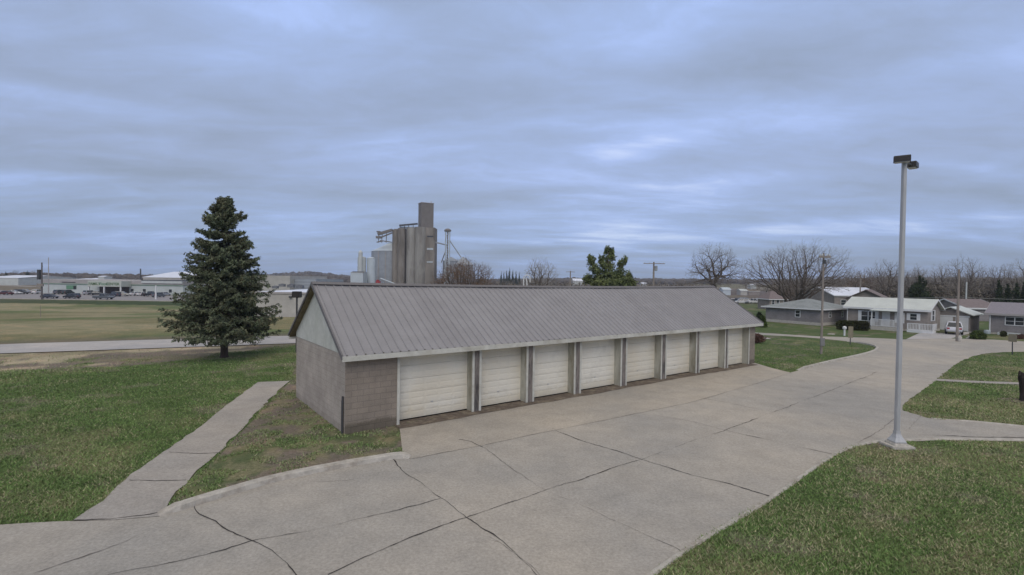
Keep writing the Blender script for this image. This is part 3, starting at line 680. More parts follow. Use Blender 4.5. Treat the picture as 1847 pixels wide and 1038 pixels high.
# ------------------------------------------------------------------ street lamp by the drive
LP = at(1617, 806)
L_ = thing('lamp_post', 'tall grey steel pole with two dark box lamps standing on the right lawn', 'lamp post', LP, 0)
b = MB(); b.prism([(-0.37, -0.33), (0.37, -0.33), (0.37, 0.33), (-0.37, 0.33)], -0.2, 0.09); b.lathe([(0.33, 0.09), (0.31, 0.16)], 4, a0=R(45)); b.build('footing', M['footpad'], L_, bevel=0.02)
b = MB(); b.lathe([(0.26, 0.165), (0.26, 0.20), (0.17, 0.31), (0.12, 0.40), (0.105, 0.44), (0.10, 0.52)], 4, a0=R(45)); b.build('base_cover', M['galv'], L_)
PH = atd(1626, 291, LP.y).z
b = MB(); b.lathe([(0.09, 0.3), (0.088, PH*0.3), (0.085, PH*0.6), (0.08, PH-0.04)], 4, a0=R(45)); b.build('pole', M['galv'], L_, bevel=0.012)
b = MB(); b.box(-0.09, 0.09, -0.09, 0.09, PH-0.04, PH-0.02); b.build('pole_cap', M['darkmetal'], L_)
b = MB(); b.box(0.06, 0.12, 0.10, 0.16, 0.42, 0.62); b.build('junction_box', M['galv'], L_)
def lamp_head(c, rz, w, l, h):
    Mx = Matrix.Translation(c) @ Matrix.Rotation(rz, 4, 'Z')
    a = MB(); V = []
    for (sx, sy, z) in ((1.0, 1.0, -h/2), (1.0, 1.0, h/2-0.03), (0.93, 0.93, h/2)):
        V += [Mx @ Vector((x*l/2*sx, y*w/2*sy, z)) for x, y in ((-1,-1),(1,-1),(1,1),(-1,1))]
    a.add(V, [(0,1,5,4),(1,2,6,5),(2,3,7,6),(3,0,4,7),(4,5,9,8),(5,6,10,9),(6,7,11,10),(7,4,8,11),(8,9,10,11),(3,2,1,0)])
    hd = a.build('lamp_head', M['lampdark'], L_)
    g = MB(); g.box(-l/2+0.03, l/2-0.03, -w/2+0.03, w/2-0.03, -h/2-0.025, -h/2-0.002, 0, Mx); g.build('lens', M['glasslens'], hd)
lamp_head(Vector((-0.20, -0.16, PH+0.03)), R(-36), 0.28, 0.44, 0.18)
lamp_head(Vector((0.74, 0.60, PH+0.03)), R(42), 0.27, 0.42, 0.18)
b = MB(); b.bar((0, 0, PH-0.02), (0.66, 0.53, PH+0.0), 0.06); b.build('arm', M['darkmetal'], L_)

# lamp behind the garage, left of the gable
q = atd(535, 600, 34); z0 = tz(q.x, q.y)
T = thing('yard_lamp', 'short dark lamp with a square head behind the left end of the garages', 'lamp post', (q.x, q.y, z0))
h0 = atd(535, 526, 34).z-z0
b = MB(); b.tube([(0, 0, 0), (0, 0, h0-0.3)], 0.06, 8); b.build('pole', M['darkmetal'], T)
b = MB(); b.box(-0.26, 0.26, -0.24, 0.24, h0-0.42, h0); b.build('lamp_head', M['lampdark'], T, bevel=0.03)

# ------------------------------------------------------------------ trees
def emit(acc, sx, sy, sz, lo, hi):
    V, F = [], []
    for pts, rad, l in acc:
        if not lo <= l <= hi: continue
        n = 8 if l == 0 else (5 if l == 1 else (4 if l == 2 else 3))
        b = len(V); N = len(pts)
        pts = [Vector((p.x*sx, p.y*sy, p.z*sz)) for p in pts]
        for i, p in enumerate(pts):
            d = (pts[min(i+1, N-1)]-pts[max(i-1, 0)]).normalized(); a = Vector((0, 0, 1)) if abs(d.z) < 0.9 else Vector((1, 0, 0))
            u = d.cross(a).normalized(); w = d.cross(u)
            for k in range(n):
                t = 2*math.pi*k/n; V.append(tuple(p+(u*math.cos(t)+w*math.sin(t))*rad[i]))
        for i in range(N-1):
            for k in range(n):
                k2 = (k+1) % n; F.append((b+i*n+k, b+i*n+k2, b+(i+1)*n+k2, b+(i+1)*n+k))
    mb = MB(); mb.v = V; mb.f = F; mb.m = [0]*len(F); return mb
def bare_tree(name, label, loc, H, W, seed, n=700, stems=1, base=0.16, zc=0.58, zr=0.42, rleaf=0.008, mats=('bark', 'twig'), group=None, flat=0.0):
    """limbs divide again and again towards points spread through the crown's volume"""
    rng = random.Random(seed); nr = np.random.RandomState(seed); t = thing(name, label, 'tree', loc, rng.uniform(-0.3, 0.3), group)
    u = nr.normal(size=(n*2, 3)); u /= np.linalg.norm(u, axis=1)[:, None]; u *= (nr.random_sample(n*2)**0.42)[:, None]
    lump = 0.80+0.36*vnoise(np.arctan2(u[:, 1], u[:, 0])*1.6+seed, u[:, 2]*2.5+seed*0.7); u *= lump[:, None]
    u = u[u[:, 2] > -0.55-flat][:n]; T = u*np.array((W/2, W/2, H*zr))+np.array((0, 0, H*zc)); T[:, 2] *= H/T[:, 2].max(); T[:, :2] *= W/2/np.percentile(np.abs(T[:, 0]), 99.5)
    big, fine = [], []
    def path(a, b, ra, rb, k):
        L = (b-a).length; P = [a]
        for i in range(1, k): f = i/k; P.append(a.lerp(b, f)+Vector((rng.gauss(0, .05)*L, rng.gauss(0, .05)*L, rng.gauss(0, .02)*L-0.05*L*math.sin(math.pi*f)*(1 if b.z-a.z > 0 else 0))))
        P.append(b); return (P, [ra+(rb-ra)*i/k for i in range(k+1)])
    R_ = lambda m: rleaf*(m**0.5)*1.1
    def split(p, S, d0):
        m = len(S)
        if m == 1:
            e = Vector(S[0]); fine.append(path(p, e, rleaf, rleaf*0.5, 2)+(3,)); dd = (e-p); L = dd.length
            for q in range(3):
                f = rng.uniform(0.25, 0.95); s0 = p.lerp(e, f); g = (dd.normalized()+Vector((rng.gauss(0, .5), rng.gauss(0, .5), rng.gauss(0.25, .35)))).normalized()*min(0.9, L*rng.uniform(.3, .7)+0.1)
                fine.append(([s0, s0+g], [rleaf*0.7, rleaf*0.4], 3))
            return
        # two-means
        c1, c2 = S[nr.randint(m)], S[nr.randint(m)]; best = None
        dirs = S-np.array(p); dirs = dirs/np.linalg.norm(dirs, axis=1)[:, None]*(2.0 if m > 8 else 0.0)*W*0.3+S
        c1, c2 = dirs[nr.randint(m)], dirs[nr.randint(m)]
        for _ in range(4):
            lab = ((dirs-c1)**2).sum(1) < ((dirs-c2)**2).sum(1)
            if lab.all() or not lab.any(): lab = np.arange(m) < m//2
            c1, c2 = dirs[lab].mean(0), dirs[~lab].mean(0)
        for s_ in (S[lab], S[~lab]):
            c = Vector(s_.mean(0)); k = len(s_); f = rng.uniform(.26, .40) if k > 3 else 0.5
            node = p+(c-p)*f if k > 1 else None
            if k > 1:
                (big if k > 14 else fine).append(path(p, node, R_(k)*1.0, R_(k)*0.92, 3 if k > 14 else 2)+(0 if k > 150 else (1 if k > 14 else 2),)); split(node, s_, c-p)
            else: split(p, s_, c-p)
    for q in range(stems):
        a = q*2.4+seed; S = T
        if stems > 1:
            ang = np.arctan2(T[:, 1], T[:, 0]) if q else None; 
        p0 = Vector((0, 0, 0)) if stems == 1 else Vector((math.cos(a)*0.35, math.sin(a)*0.2, 0))
        if stems > 1: key = np.argsort(np.argsort(T[:, 0]+0.4*T[:, 1])); S = T[(key*stems//len(T)) == q]; p0 = Vector((S.mean(0)[0]*0.10, S.mean(0)[1]*0.10, 0))
        top = p0+Vector((S.mean(0)[0]*base*0.7, S.mean(0)[1]*base*0.7, H*base)); rr = R_(len(S))
        big.append(([p0-Vector((0, 0, .2)), p0.lerp(top, .15), p0.lerp(top, .6), top], [rr*1.5, rr*1.15, rr*1.02, rr], 0)); split(top, S, top-p0)
    emit(big, 1, 1, 1, 0, 9).build('trunk', M[mats[0]], t)
    emit(fine, 1, 1, 1, 0, 9).build('crown', M[mats[1]], t)
    return t
def leafmesh(pts, size, rng, flat=0.0, elong=1.6, updir=0.0):
    n = len(pts); P = np.asarray(pts); a = rng.normal(size=(n, 3)); a[:, 2] = a[:, 2]*(1-flat)+updir; a /= np.linalg.norm(a, axis=1)[:, None]+1e-9
    b = rng.normal(size=(n, 3)); b -= (a*b).sum(1)[:, None]*a; b /= np.linalg.norm(b, axis=1)[:, None]+1e-9
    s = size*rng.uniform(0.6, 1.4, (n, 1))
    V = np.stack([P-a*s*elong*0.5-b*s*0.35, P-a*s*elong*0.5+b*s*0.35, P+a*s*elong*0.6+b*s*0.12, P+a*s*elong*0.6-b*s*0.12], 1).reshape(-1, 3)
    return V, np.arange(4*n).reshape(n, 4)
def leafobj(name, pts, size, m, parent, seed=1, **k):
    V, F = leafmesh(pts, size, np.random.RandomState(seed), **k)
    return link(name, np_mesh(name, V, F, 4, m), parent)

def spruce(loc, H, W, seed, label):
    rng = random.Random(seed); nr = np.random.RandomState(seed); t = thing('spruce_tree', label, 'tree', loc)
    tr = MB(); tr.tube([(0, 0, -0.1), (0.02, 0, 0.15), (0, 0, H*0.3), (0.0, 0, H*0.7), (-0.25, 0, H*0.99)], [0.30, 0.22, 0.18, 0.09, 0.02], 10)
    tr.tube([(0.0, 0, H*0.72), (0.18, 0, H*0.85), (0.22, 0.05, H)], [0.07, 0.05, 0.015], 6)
    leaves = []; ups = []; z = 1.75
    while z < H*0.985:
        t_ = 1-(z-1.75)/(H-1.75); wid = W/2*(t_**0.66)*(1.0 if t_ < 0.92 else 0.97)
        n = 8 if t_ > 0.3 else 6
        for k in range(n):
            a = rng.uniform(0, 2*math.pi); L = wid*rng.uniform(0.60, 1.12)*(1.0 if rng.random() > 0.10 else 0.65)*(0.42+0.58*min(1, max(0, (t_-0.02)/0.26)))
            ax = 0.0 if z < H*0.78 else (-0.28 if k % 2 else 0.22)
            droop = -0.16-0.16*t_ if t_ > 0.25 else 0.25
            p0 = Vector((ax*(z/H), 0, z)); pts = [p0]; m = 7
            for i in range(1, m+1):
                u = i/m; pts.append(p0+Vector((math.cos(a)*L*u, math.sin(a)*L*u, droop*L*u*(1.1-0.35*u)+0.16*L*u**3+(0.12*L*u if t_ < 0.25 else 0))))
            tr.tube(pts[::2] if m % 2 == 0 else [pts[0], pts[3], pts[5], pts[7]], [0.035, 0.025, 0.015, 0.006][:4], 4)
            # side sprays: hanging twigs covered in short needles
            for i in range(m):
                for s in range(3 if L > 1 else 2):
                    u = (i+rng.random())/m; q = pts[i].lerp(pts[i+1], rng.random())
                    if u < 0.35 and L > 1.0 and rng.random() < 0.7: continue
                    sl = L*0.34*(1.1-u)*rng.uniform(0.6, 1.2)+0.10; sa = a+rng.choice((-1, 1))*rng.uniform(0.5, 1.2)
                    e = q+Vector((math.cos(sa)*sl, math.sin(sa)*sl, -sl*rng.uniform(0.15, 0.6)+rng.uniform(-.05, .08)))
                    k2 = int(7+sl*26)
                    for j in range(k2):
                        w = (j+rng.random())/k2; c = q.lerp(e, w)
                        leaves.append((c.x+rng.gauss(0, .035), c.y+rng.gauss(0, .035), c.z+rng.gauss(0, .03)-0.03*rng.random()))
            e = pts[-1]
            for j in range(10): leaves.append((e.x+rng.gauss(0, .05), e.y+rng.gauss(0, .05), e.z+rng.gauss(0, .04)))
        z += rng.uniform(0.12, 0.19)
    for sx, zt in ((-0.27, H*0.995), (0.23, H*1.0)):
        for j in range(160):
            u = rng.random(); leaves.append((sx+rng.gauss(0, .05+.12*u), rng.gauss(0, .03+.10*u), zt-u*0.9))
    tr.build('trunk', M['bark_spruce'], t)
    leafobj('crown', leaves, 0.078, M['needle'], t, seed, elong=1.7)
    return t
sp = at(404, 645); spruce((sp.x, sp.y, 0), atd(402, 354, sp.y).z, 6.9, 3, 'large dark green spruce on the left lawn with bare lower trunk')

def clump_tree(name, label, loc, clumps, m, seed, trunk=None, size=0.12, dens=400, cat='tree', group=None, updir=0.0, jag=0.5, trunkmat='bark'):
    """clumps: (x, y, z, rx, ry, rz)"""
    nr = np.random.RandomState(seed); t = thing(name, label, cat, loc, 0, group); P = []
    for (x, y, z, rx, ry, rz) in clumps:
        n = int(dens*max(0.3, (rx*ry*rz)**(2/3))); d = nr.normal(size=(n, 3)); d /= np.linalg.norm(d, axis=1)[:, None]
        r = nr.uniform(0.35, 1.0, n)**0.5
        bump = 1+jag*(vnoise(d[:, 0]*2.5+x*3+9, d[:, 1]*2.5+d[:, 2]*2.1+z*5+9)-0.5)*2
        keep = vnoise(d[:, 0]*4+50+x, d[:, 2]*4+d[:, 1]*3+50+z) > 0.22
        q = d*(r*bump)[:, None]*np.array((rx, ry, rz))+np.array((x, y, z)); P.append(q[keep])
    if trunk:
        tb = MB()
        for pts, rad in trunk: tb.tube(pts, rad, 7)
        tb.build('trunk', M[trunkmat], t)
    leafobj('crown' if cat == 'tree' else 'leaves', np.concatenate(P), size, M[m], t, seed, updir=updir)
    return t
# pine behind the garage roof
q = atd(1096, 560, 66); g0 = tz(q.x, q.y)
def pz(px, py, d=66, g=g0): p = atd(px, py, d); return p.x-q.x, p.z-g
cl = []
for px, py, rw, rh in [(1096, 452, 7, 9), (1102, 464, 9, 8), (1088, 468, 8, 9), (1095, 480, 14, 11), (1068, 474, 9, 10), (1073, 487, 12, 10), (1122, 478, 6, 10), (1118, 492, 9, 9), (1098, 497, 20, 12), (1110, 508, 22, 12), (1080, 512, 22, 12), (1060, 503, 9, 9),
                       (1128, 470, 3.5, 8), (1104, 455, 4, 8), (1064, 467, 4, 7), (1132, 500, 5, 9), (1100, 530, 34, 16), (1138, 515, 12, 10)]:
    x, z = pz(px, py); k_ = 0.80 if py < 500 else 0.95; cl.append((x, rj.uniform(-.6, .6), z, rw*66/900*k_, rw*66/900*k_, rh*66/900*k_*1.05))
tx = [((0, 0, -0.2), (0.1, 0, 3), (pz(1097, 455)[0], 0, pz(1097, 455)[1]))]
clump_tree('pine_tree', 'irregular green pine with upturned tips behind the middle of the garage roof', (q.x, q.y, g0), cl, 'pine', 5,
           [(tx[0], [0.22, 0.16, 0.04]), (((0, 0, 3.5), (*[pz(1068, 474)[0]], 0, pz(1068, 474)[1])), [0.1, 0.03]), (((0, 0, 3.5), (pz(1122, 478)[0], 0, pz(1122, 478)[1])), [0.1, 0.03])], size=0.17, dens=1500, updir=0.7, jag=0.8)

def tree_at(px, pytop, d, wpx, **k):
    p = atd(px, pytop, d); z = tz(p.x, d); return (p.x, d, z), p.z-z, wpx*d/900
loc, H, W = tree_at(1289, 437, 82, 98)
bare_tree('bare_tree', 'bare spreading tree with a thick trunk just behind the right end of the garage roof', loc, H, W, 14, n=2100, base=0.40, zc=0.60, zr=0.40, rleaf=0.0088)
loc, H, W = tree_at(1440, 430, 80, 186)
bare_tree('bare_tree', 'very wide bare tree of many stems behind the grey hip roofed house', loc, H, W, 23, n=3800, stems=5, base=0.10, zc=0.56, zr=0.44, rleaf=0.0088)
loc, H, W = tree_at(975, 461, 105, 68)
bare_tree('bare_tree', 'pale bare tree with fine fan shaped twigs above the middle of the garage roof', loc, H, W, 37, n=1700, base=0.14, mats=('bark', 'twig_pale'), rleaf=0.009)
loc, H, W = tree_at(835, 461, 120, 112)
rt = bare_tree('rusty_tree', 'reddish brown tree with a few rusty leaves to the right of the concrete silos', loc, H, W, 41, n=3000, stems=4, base=0.08, zc=0.48, zr=0.5, mats=('bark', 'twig_red'), rleaf=0.016)
nr = np.random.RandomState(4); pts = []
for i in range(48):
    a = nr.uniform(0, 6.28); r = W/2*math.sqrt(nr.random_sample())*0.9; zz = H*0.30+(H*0.5)*(1-(r/(W/2))**2)*nr.random_sample(); pts.append(nr.normal(size=(70, 3))*0.5+np.array((math.cos(a)*r, math.sin(a)*r, zz)))
leafobj('leaves', np.concatenate(pts), 0.16, M['rustleaf'], rt, 3)
loc, H, W = tree_at(878, 472, 130, 34)
bare_tree('bare_tree', 'small bare tree between the rusty tree and the far conifers', loc, H, W, 43, n=400, rleaf=0.012)

# woods behind the houses at the right: eight kinds, then copies
protos = []
wood_specs = [(1602, 468, 112, 62, 'broad bare tree behind the white roofed house, left of the lamp post', 'twig'), (1655, 476, 118, 30, 'narrow bare tree just right of the lamp post', 'twig_pale'),
              (1742, 458, 108, 66, 'tallest bare tree at the right, forked low above the detached garage', 'twig'), (1700, 474, 122, 44, 'slim pale bare tree right of the tapered evergreen', 'twig_pale'),
              (1806, 478, 118, 50, 'bare tree behind the mauve roofed house, left of its ridge middle', 'twig'), (1843, 464, 112, 60, 'tall bare tree cut by the right edge of the view', 'twig_pale'),
              (1562, 482, 130, 50, 'low bare tree right of the very wide one, beyond the white roofed hall', 'twig_red'), (1346, 489, 420, 30, 'small bare tree in the gap between the two big bare trees', 'twig')]
for i, (px, py, d, w, lab, tw) in enumerate(wood_specs):
    loc, H, W = tree_at(px, py, d, w)
    protos.append((bare_tree('bare_tree', lab, loc, H, W, 60+i, n=1000, stems=(1, 1, 2, 1, 3, 1, 2, 1)[i], base=(.2, .25, .1, .22, .08, .18, .1, .2)[i], zc=.56, zr=.44, mats=('bark', tw), rleaf=0.0105), H, W))
wr = random.Random(9)
for i in range(46):
    px = 1405+ (i*0.618 % 1)*550; d = wr.uniform(120, 185); py = wr.uniform(484, 502) if px > 1530 else wr.uniform(494, 506)
    p, H, W = protos[wr.randrange(8)]
    loc, h, w = tree_at(px, py, d, wr.uniform(34, 60)); s = h/H
    c = dup(p, loc, wr.uniform(0, 6.28), (w/W, w/W, s), 'bare leafless tree in the dense wood line behind the houses'); c['group'] = 'trees in the wood line'
wr = random.Random(19)
for i in range(16):
    px = 850+i*26+wr.uniform(-8, 8); d = wr.uniform(140, 200); py = wr.uniform(499, 505)
    p, H, W = protos[wr.choice((0, 2, 4, 7))]
    loc, h, w = tree_at(px, py, d, wr.uniform(22, 34)); c = dup(p, loc, wr.uniform(0, 6.28), (w/W, w/W, h/H), 'low bare tree in the row just above the garage ridge'); c['group'] = 'low trees above the garage ridge'

def brush(name, segs, seed, m, n, label=None, hs=1.0):
    nr = np.random.RandomState(seed); P = []
    for (px0, px1, d0, d1, pyt) in segs:
        k = int(n*(px1-px0)/100); px = nr.uniform(px0, px1, k); d = nr.uniform(d0, d1, k)
        for a, dd in zip(px, d):
            top = atd(a, pyt+nr.uniform(-3, 5), dd); g = tz(top.x, dd); h = max(0.6, (top.z-g))
            c = np.array((top.x, dd, g)); u = nr.random_sample((26, 3)); rr = h*0.55
            q = nr.normal(size=(26, 3))*np.array((rr*0.5, rr*0.5, 0.0)); q[:, 2] = u[:, 2]**0.7*h*(1-0.35*np.minimum(1, np.hypot(q[:, 0], q[:, 1])/rr)); P.append(q+c)
    V, F = leafmesh(np.concatenate(P), 0.34*hs, nr, elong=2.4, updir=0.5)
    return tag(link(name, np_mesh(name, V, F, 4, M[m])), label, 'undergrowth', kind='stuff')
brush('undergrowth', [(1410, 1560, 140, 175, 507), (1540, 1960, 118, 165, 503)], 3, 'brush', 260, 'brown leafless undergrowth filling the wood line behind the houses')
brush('undergrowth', [(845, 1260, 150, 210, 507)], 4, 'brush', 150, 'low brown brush seen just above the garage ridge')

# evergreens
def cone_tree(px, pyt, d, wpx, label, seed, m='cedar', group=None, lumpy=0.5):
    loc, H, W = tree_at(px, pyt, d, wpx); cl = []; rr = random.Random(seed)
    for i in range(9):
        t = i/8; r = W/2*(1-t)**0.75+0.1; cl.append((rr.uniform(-.1, .1)*W, rr.uniform(-.1, .1)*W, H*(0.12+0.82*t), r, r, H*0.13))
    return clump_tree('evergreen_tree', label, loc, cl, m, seed, [([(0, 0, 0), (0, 0, H*0.9)], [0.12, 0.03])], size=0.2, dens=420, jag=lumpy, group=group)
cone_tree(1661, 500, 96, 46, 'dark tapered evergreen right of the lamp post, behind the white roof', 71)
for i, (px, py, w) in enumerate([(1803, 512, 16), (1819, 516, 17), (1834, 514, 16), (1848, 513, 15)]):
    cone_tree(px, py, 92, w, ['first dark evergreen of the clipped row, left end behind the mauve roof', 'second evergreen from the left in the row behind the mauve roof', 'third evergreen from the left in the row behind the mauve roof', 'evergreen of the row cut by the right edge of the view'][i], 80+i, group='row of evergreens behind the mauve roofed house')
for i, px in enumerate((904, 909, 914, 919, 925, 931, 937)):
    c = cone_tree(px, [492, 491, 489, 484, 488, 490, 492][i], 520, [6, 5, 6, 7, 7, 6, 5][i], 'tiny dark conifer in the far row left of the pale bare tree', 90+i, group='far row of conifers'); 
cone_tree(1370, 566, 60, 15, 'narrow dark evergreen shrub at the left corner of the grey hip roofed house', 99, 'cedar')
cone_tree(1376, 572, 59.5, 10, 'lower green shrub touching the corner evergreen of the grey house', 98, 'shrub')
# shrubs
def shrub(name, label, px, pyb, w, h, m, seed, n=1500, dd=0.8, group=None):
    p = at(px, pyb); s = p.y/900; W = w*s; H = h*s; cl = []; rr = random.Random(seed)
    for i in range(7): cl.append((rr.uniform(-.3, .3)*W, rr.uniform(-.3, .3)*W*dd, H*rr.uniform(.35, .6), W*0.32, W*0.32*dd, H*0.42))
    return clump_tree(name, label, (p.x, p.y+W*0.3, 0), cl, m, seed, None, size=0.09, dens=n, cat='shrub', group=group)
shrub('shrub', 'round yellow green shrub at the left corner of the mauve roofed house', 1767, 613, 20, 17, 'shrub', 31)
shrub('shrub', 'low reddish brown bush at the far right corner of the garages', 1369, 620, 24, 15, 'redshrub', 32)
# hedge, long clipped
p0, p1 = at(1517, 595), at(1559, 597); hd = MB()
cl = []
for i in range(9):
    t = i/8; c = p0.lerp(p1, t); cl.append((c.x-p0.x, c.y-p0.y, 0.45, 0.55, 0.5, 0.56)); cl.append((c.x-p0.x, c.y-p0.y, 0.75, 0.5, 0.5, 0.35))
clump_tree('hedge', 'dark clipped hedge in front of the white roofed house', (p0.x, p0.y, 0), cl, 'hedge', 44, None, size=0.10, dens=1900, cat='hedge', jag=0.12)

# ------------------------------------------------------------------ houses
def house(name, label, P0, ang, L, D, wh, rh, roof, wallm, roofm, oh=0.3, oe=0.3, wins=(), sidewins=(), doors=(), found=None, trim='white', cat='house', gable=None, fasc=None):
    t = thing(name, label, cat, (P0[0], P0[1], P0[2]), ang)
    w = MB(); w.box(0, L, 0, D, -0.6, wh)
    w.build('wall', M[wallm], t)
    if found: f = MB(); f.box(-0.02, L+0.02, -0.02, D+0.02, -0.55, found); f.build('foundation', M['footpad'], t)
    k = (rh-wh)/(D/2+oh); e = wh; r = MB(); th_ = 0.10
    if roof == 'gable':
        for s in (0, 1):
            Y = (lambda y: y) if s == 0 else (lambda y: D-y)
            P = [(x, Y(y), z+dz) for dz in (0, th_) for x in (-oe, L+oe) for y, z in ((-oh, e), (D/2, rh))]
            r.add(P, [(0,1,3,2),(4,5,7,6),(0,1,5,4),(2,3,7,6),(0,2,6,4),(1,3,7,5)])
        ro = r.build('roof', M[roofm], t)
        for x in (0.0, L-0.1):
            g = MB(); g.prism([(0.01, wh+0.002), (D-0.01, wh+0.002), (D-0.01, wh+oh*k-0.01), (D/2, rh-0.02), (0.01, wh+oh*k-0.01)], x, x+0.1, 'x'); g.build('gable', M[gable or wallm], t)
        f = MB(); f.box(-oe, L+oe, -oh-0.03, -oh-0.002, e-0.10, e+th_+0.02); f.box(-oe, L+oe, D+oh+0.002, D+oh+0.03, e-0.10, e+th_+0.02); f.build('fascia', M[fasc or trim], t)
        for x in (-oe-0.03, L+oe+0.002):
            for s in (0, 1):
                Y = (lambda y: y) if s == 0 else (lambda y: D-y); b = MB()
                P = [(xx, Y(y), z+dz) for dz in (-0.07, th_+0.02) for xx in (x, x+0.028) for y, z in ((-oh, e), (D/2, rh))]
                b.add(P, [(0,1,3,2),(4,5,7,6),(0,1,5,4),(2,3,7,6),(0,2,6,4),(1,3,7,5)]); b.build('bargeboard', M[fasc or trim], t)
    else:
        a = min(D/2*0.95, L/2-0.25)
        B = [(-oh, -oh), (L+oh, -oh), (L+oh, D+oh), (-oh, D+oh)]
        V = [(x, y, e) for x, y in B]+[(x, y, e+th_) for x, y in B]+[(a, D/2, rh+th_), (L-a, D/2, rh+th_)]
        r.add(V, [(3,2,1,0),(4,5,9,8),(5,6,9),(6,7,8,9),(7,4,8)]); ro = r.build('roof', M[roofm], t)
        f = MB()
        for (x0, y0), (x1, y1) in zip(B, B[1:]+B[:1]):
            f.bar((x0, y0, e+0.05), (x1, y1, e+0.05), 0.05, 0.16)
        f.build('fascia', M[fasc or trim], t)
    def win(x0, x1, z0, z1, side=False, mull=1, cas=0.07, shut=None):
        b = MB(); Mx = Matrix.Identity(4) if not side else Matrix.Translation((L, 0, 0)) @ Matrix.Rotation(math.pi/2, 4, 'Z')
        y = -0.05
        for a_, b_, c_, d_ in ((x0-cas, x0, z0-cas, z1+cas), (x1, x1+cas, z0-cas, z1+cas), (x0, x1, z0-cas, z0), (x0, x1, z1, z1+cas)): b.box(a_, b_, y, 0.0, c_, d_, 0, Mx)
        for i in range(1, mull): xm = x0+(x1-x0)*i/mull; b.box(xm-0.04, xm+0.04, y, 0.0, z0, z1, 0, Mx)
        b.box(x0, x1, y+0.01, 0, (z0+z1)/2-0.02, (z0+z1)/2+0.02, 0, Mx)
        o = b.build('window', M[trim], t); g = MB(); g.box(x0, x1, -0.022, -0.004, z0, z1, 0, Mx); g.build('pane', M['glass'], o)
        if shut:
            for xs in (x0-cas-shut, x1+cas):
                s_ = MB(); s_.box(xs, xs+shut, -0.04, 0, z0-cas, z1+cas, 0, Mx); s_.build('shutter', M[trim], t)
    for wdef in wins: win(*wdef[:4], **(wdef[4] if len(wdef) > 4 else {}))
    for wdef in sidewins: win(*wdef[:4], side=True, **(wdef[4] if len(wdef) > 4 else {}))
    for (x0, x1, z1, m) in doors:
        b = MB(); b.box(x0-0.08, x0, -0.05, 0, 0, z1+0.08); b.box(x1, x1+0.08, -0.05, 0, 0, z1+0.08); b.box(x0, x1, -0.05, 0, z1, z1+0.08)
        o = b.build('door', M[trim], t); g = MB(); g.box(x0, x1, -0.03, -0.003, 0.02, z1); g.build('door_leaf', M[m], o)
    return t
A1 = math.atan2(-.8, .6)
def gp(px, py): p = at(px, py); return (p.x, p.y, 0)
# white roofed house with porch; facade runs away from the drive
c1 = at(1672, 600.5); n1 = Vector((.8, .6, 0)); u1 = Vector((.6, -.8, 0))
P0 = c1-u1*7.9
Hh = house('house', 'small brown brick house with pale metal roof and white railed porch', P0, A1, 7.9, 5.0, 2.42, 3.62, 'gable', 'tanbrick', 'whiteroof', oh=0.35, oe=0.35,
     wins=[(1.55, 2.95, 0.95, 2.05, dict(mull=2, shut=0.28)), (6.35, 6.95, 1.35, 2.02, dict(shut=0.25)), (5.15, 5.55, 0.95, 2.0, dict(shut=0.2))], sidewins=[(1.7, 2.5, 1.3, 2.4, dict(shut=0.3))], doors=[(3.75, 4.35, 2.02, 'white')], found=0.25, gable='tanbrick')
b = MB(); b.box(3.0, 5.7, -1.5, -0.02, -0.2, 0.42); b.build('porch_floor', M['footpad'], Hh)
def railing(x0, x1, y0, z0, z1, parent, y1=None):
    b = MB(); y1 = y0 if y1 is None else y1; a = Vector((x0, y0, 0)); c = Vector((x1, y1, 0)); L = (c-a).length; n = int(L/0.13)
    b.bar(a+Vector((0, 0, z1)), c+Vector((0, 0, z1)), 0.07, 0.06); b.bar(a+Vector((0, 0, z0)), c+Vector((0, 0, z0)), 0.05, 0.06)
    for i in range(n+1):
        p = a.lerp(c, i/n); b.bar(p+Vector((0, 0, z0)), p+Vector((0, 0, z1)), 0.06 if i % 8 else 0.10, 0.045 if i % 8 else 0.1)
    return b.build('porch_railing', M['white'], parent)
railing(3.0, 5.7, -1.45, 0.50, 1.25, Hh); railing(3.0, 3.0, -1.4, 0.5, 1.25, Hh, y1=-0.05)
railing(6.45, 8.6, -1.2, 0.35, 1.0, Hh); railing(8.6, 8.6, -1.2, 0.35, 1.0, Hh, y1=0.6)
b = MB(); b.box(6.4, 8.7, -1.3, -0.02, -0.2, 0.28); b.build('side_deck', M['white'], Hh)
for x in (3.05, 5.65): b = MB(); b.box(x-0.05, x+0.05, -1.45, -1.35, 0.42, 2.4); b.build('porch_post', M['white'], Hh)
b = MB(); b.prism([(-0.35, 2.44), (-1.7, 2.30), (-1.7, 2.24), (-0.35, 2.36)], 2.9, 5.8, 'x'); b.build('porch_roof', M['whiteroof'], Hh)
b = MB(); b.tube([(0.06, -0.08, 0), (0.06, -0.08, 2.3)], 0.05, 6); b.build('downspout', M['white'], Hh)
# grey hip roofed house
pc = at(1479, 588); pl = at(1381, 580); v = (pc-pl); ang = math.atan2(v.y, v.x)
house('house', 'grey house with a pale hipped shingle roof beside the garages', (pl.x, pl.y, 0), ang, v.length, 8.2, 2.0, 3.15, 'hip', 'greybrick', 'hiproof', oh=0.45,
     wins=[(v.length*0.57, v.length*0.57+0.55, 0.95, 1.75)], sidewins=[(2.2, 2.6, 1.0, 1.7), (5.5, 5.9, 1.0, 1.7)], found=0.36)
# detached garage
c2 = at(1749.6, 599); L2 = 3.5

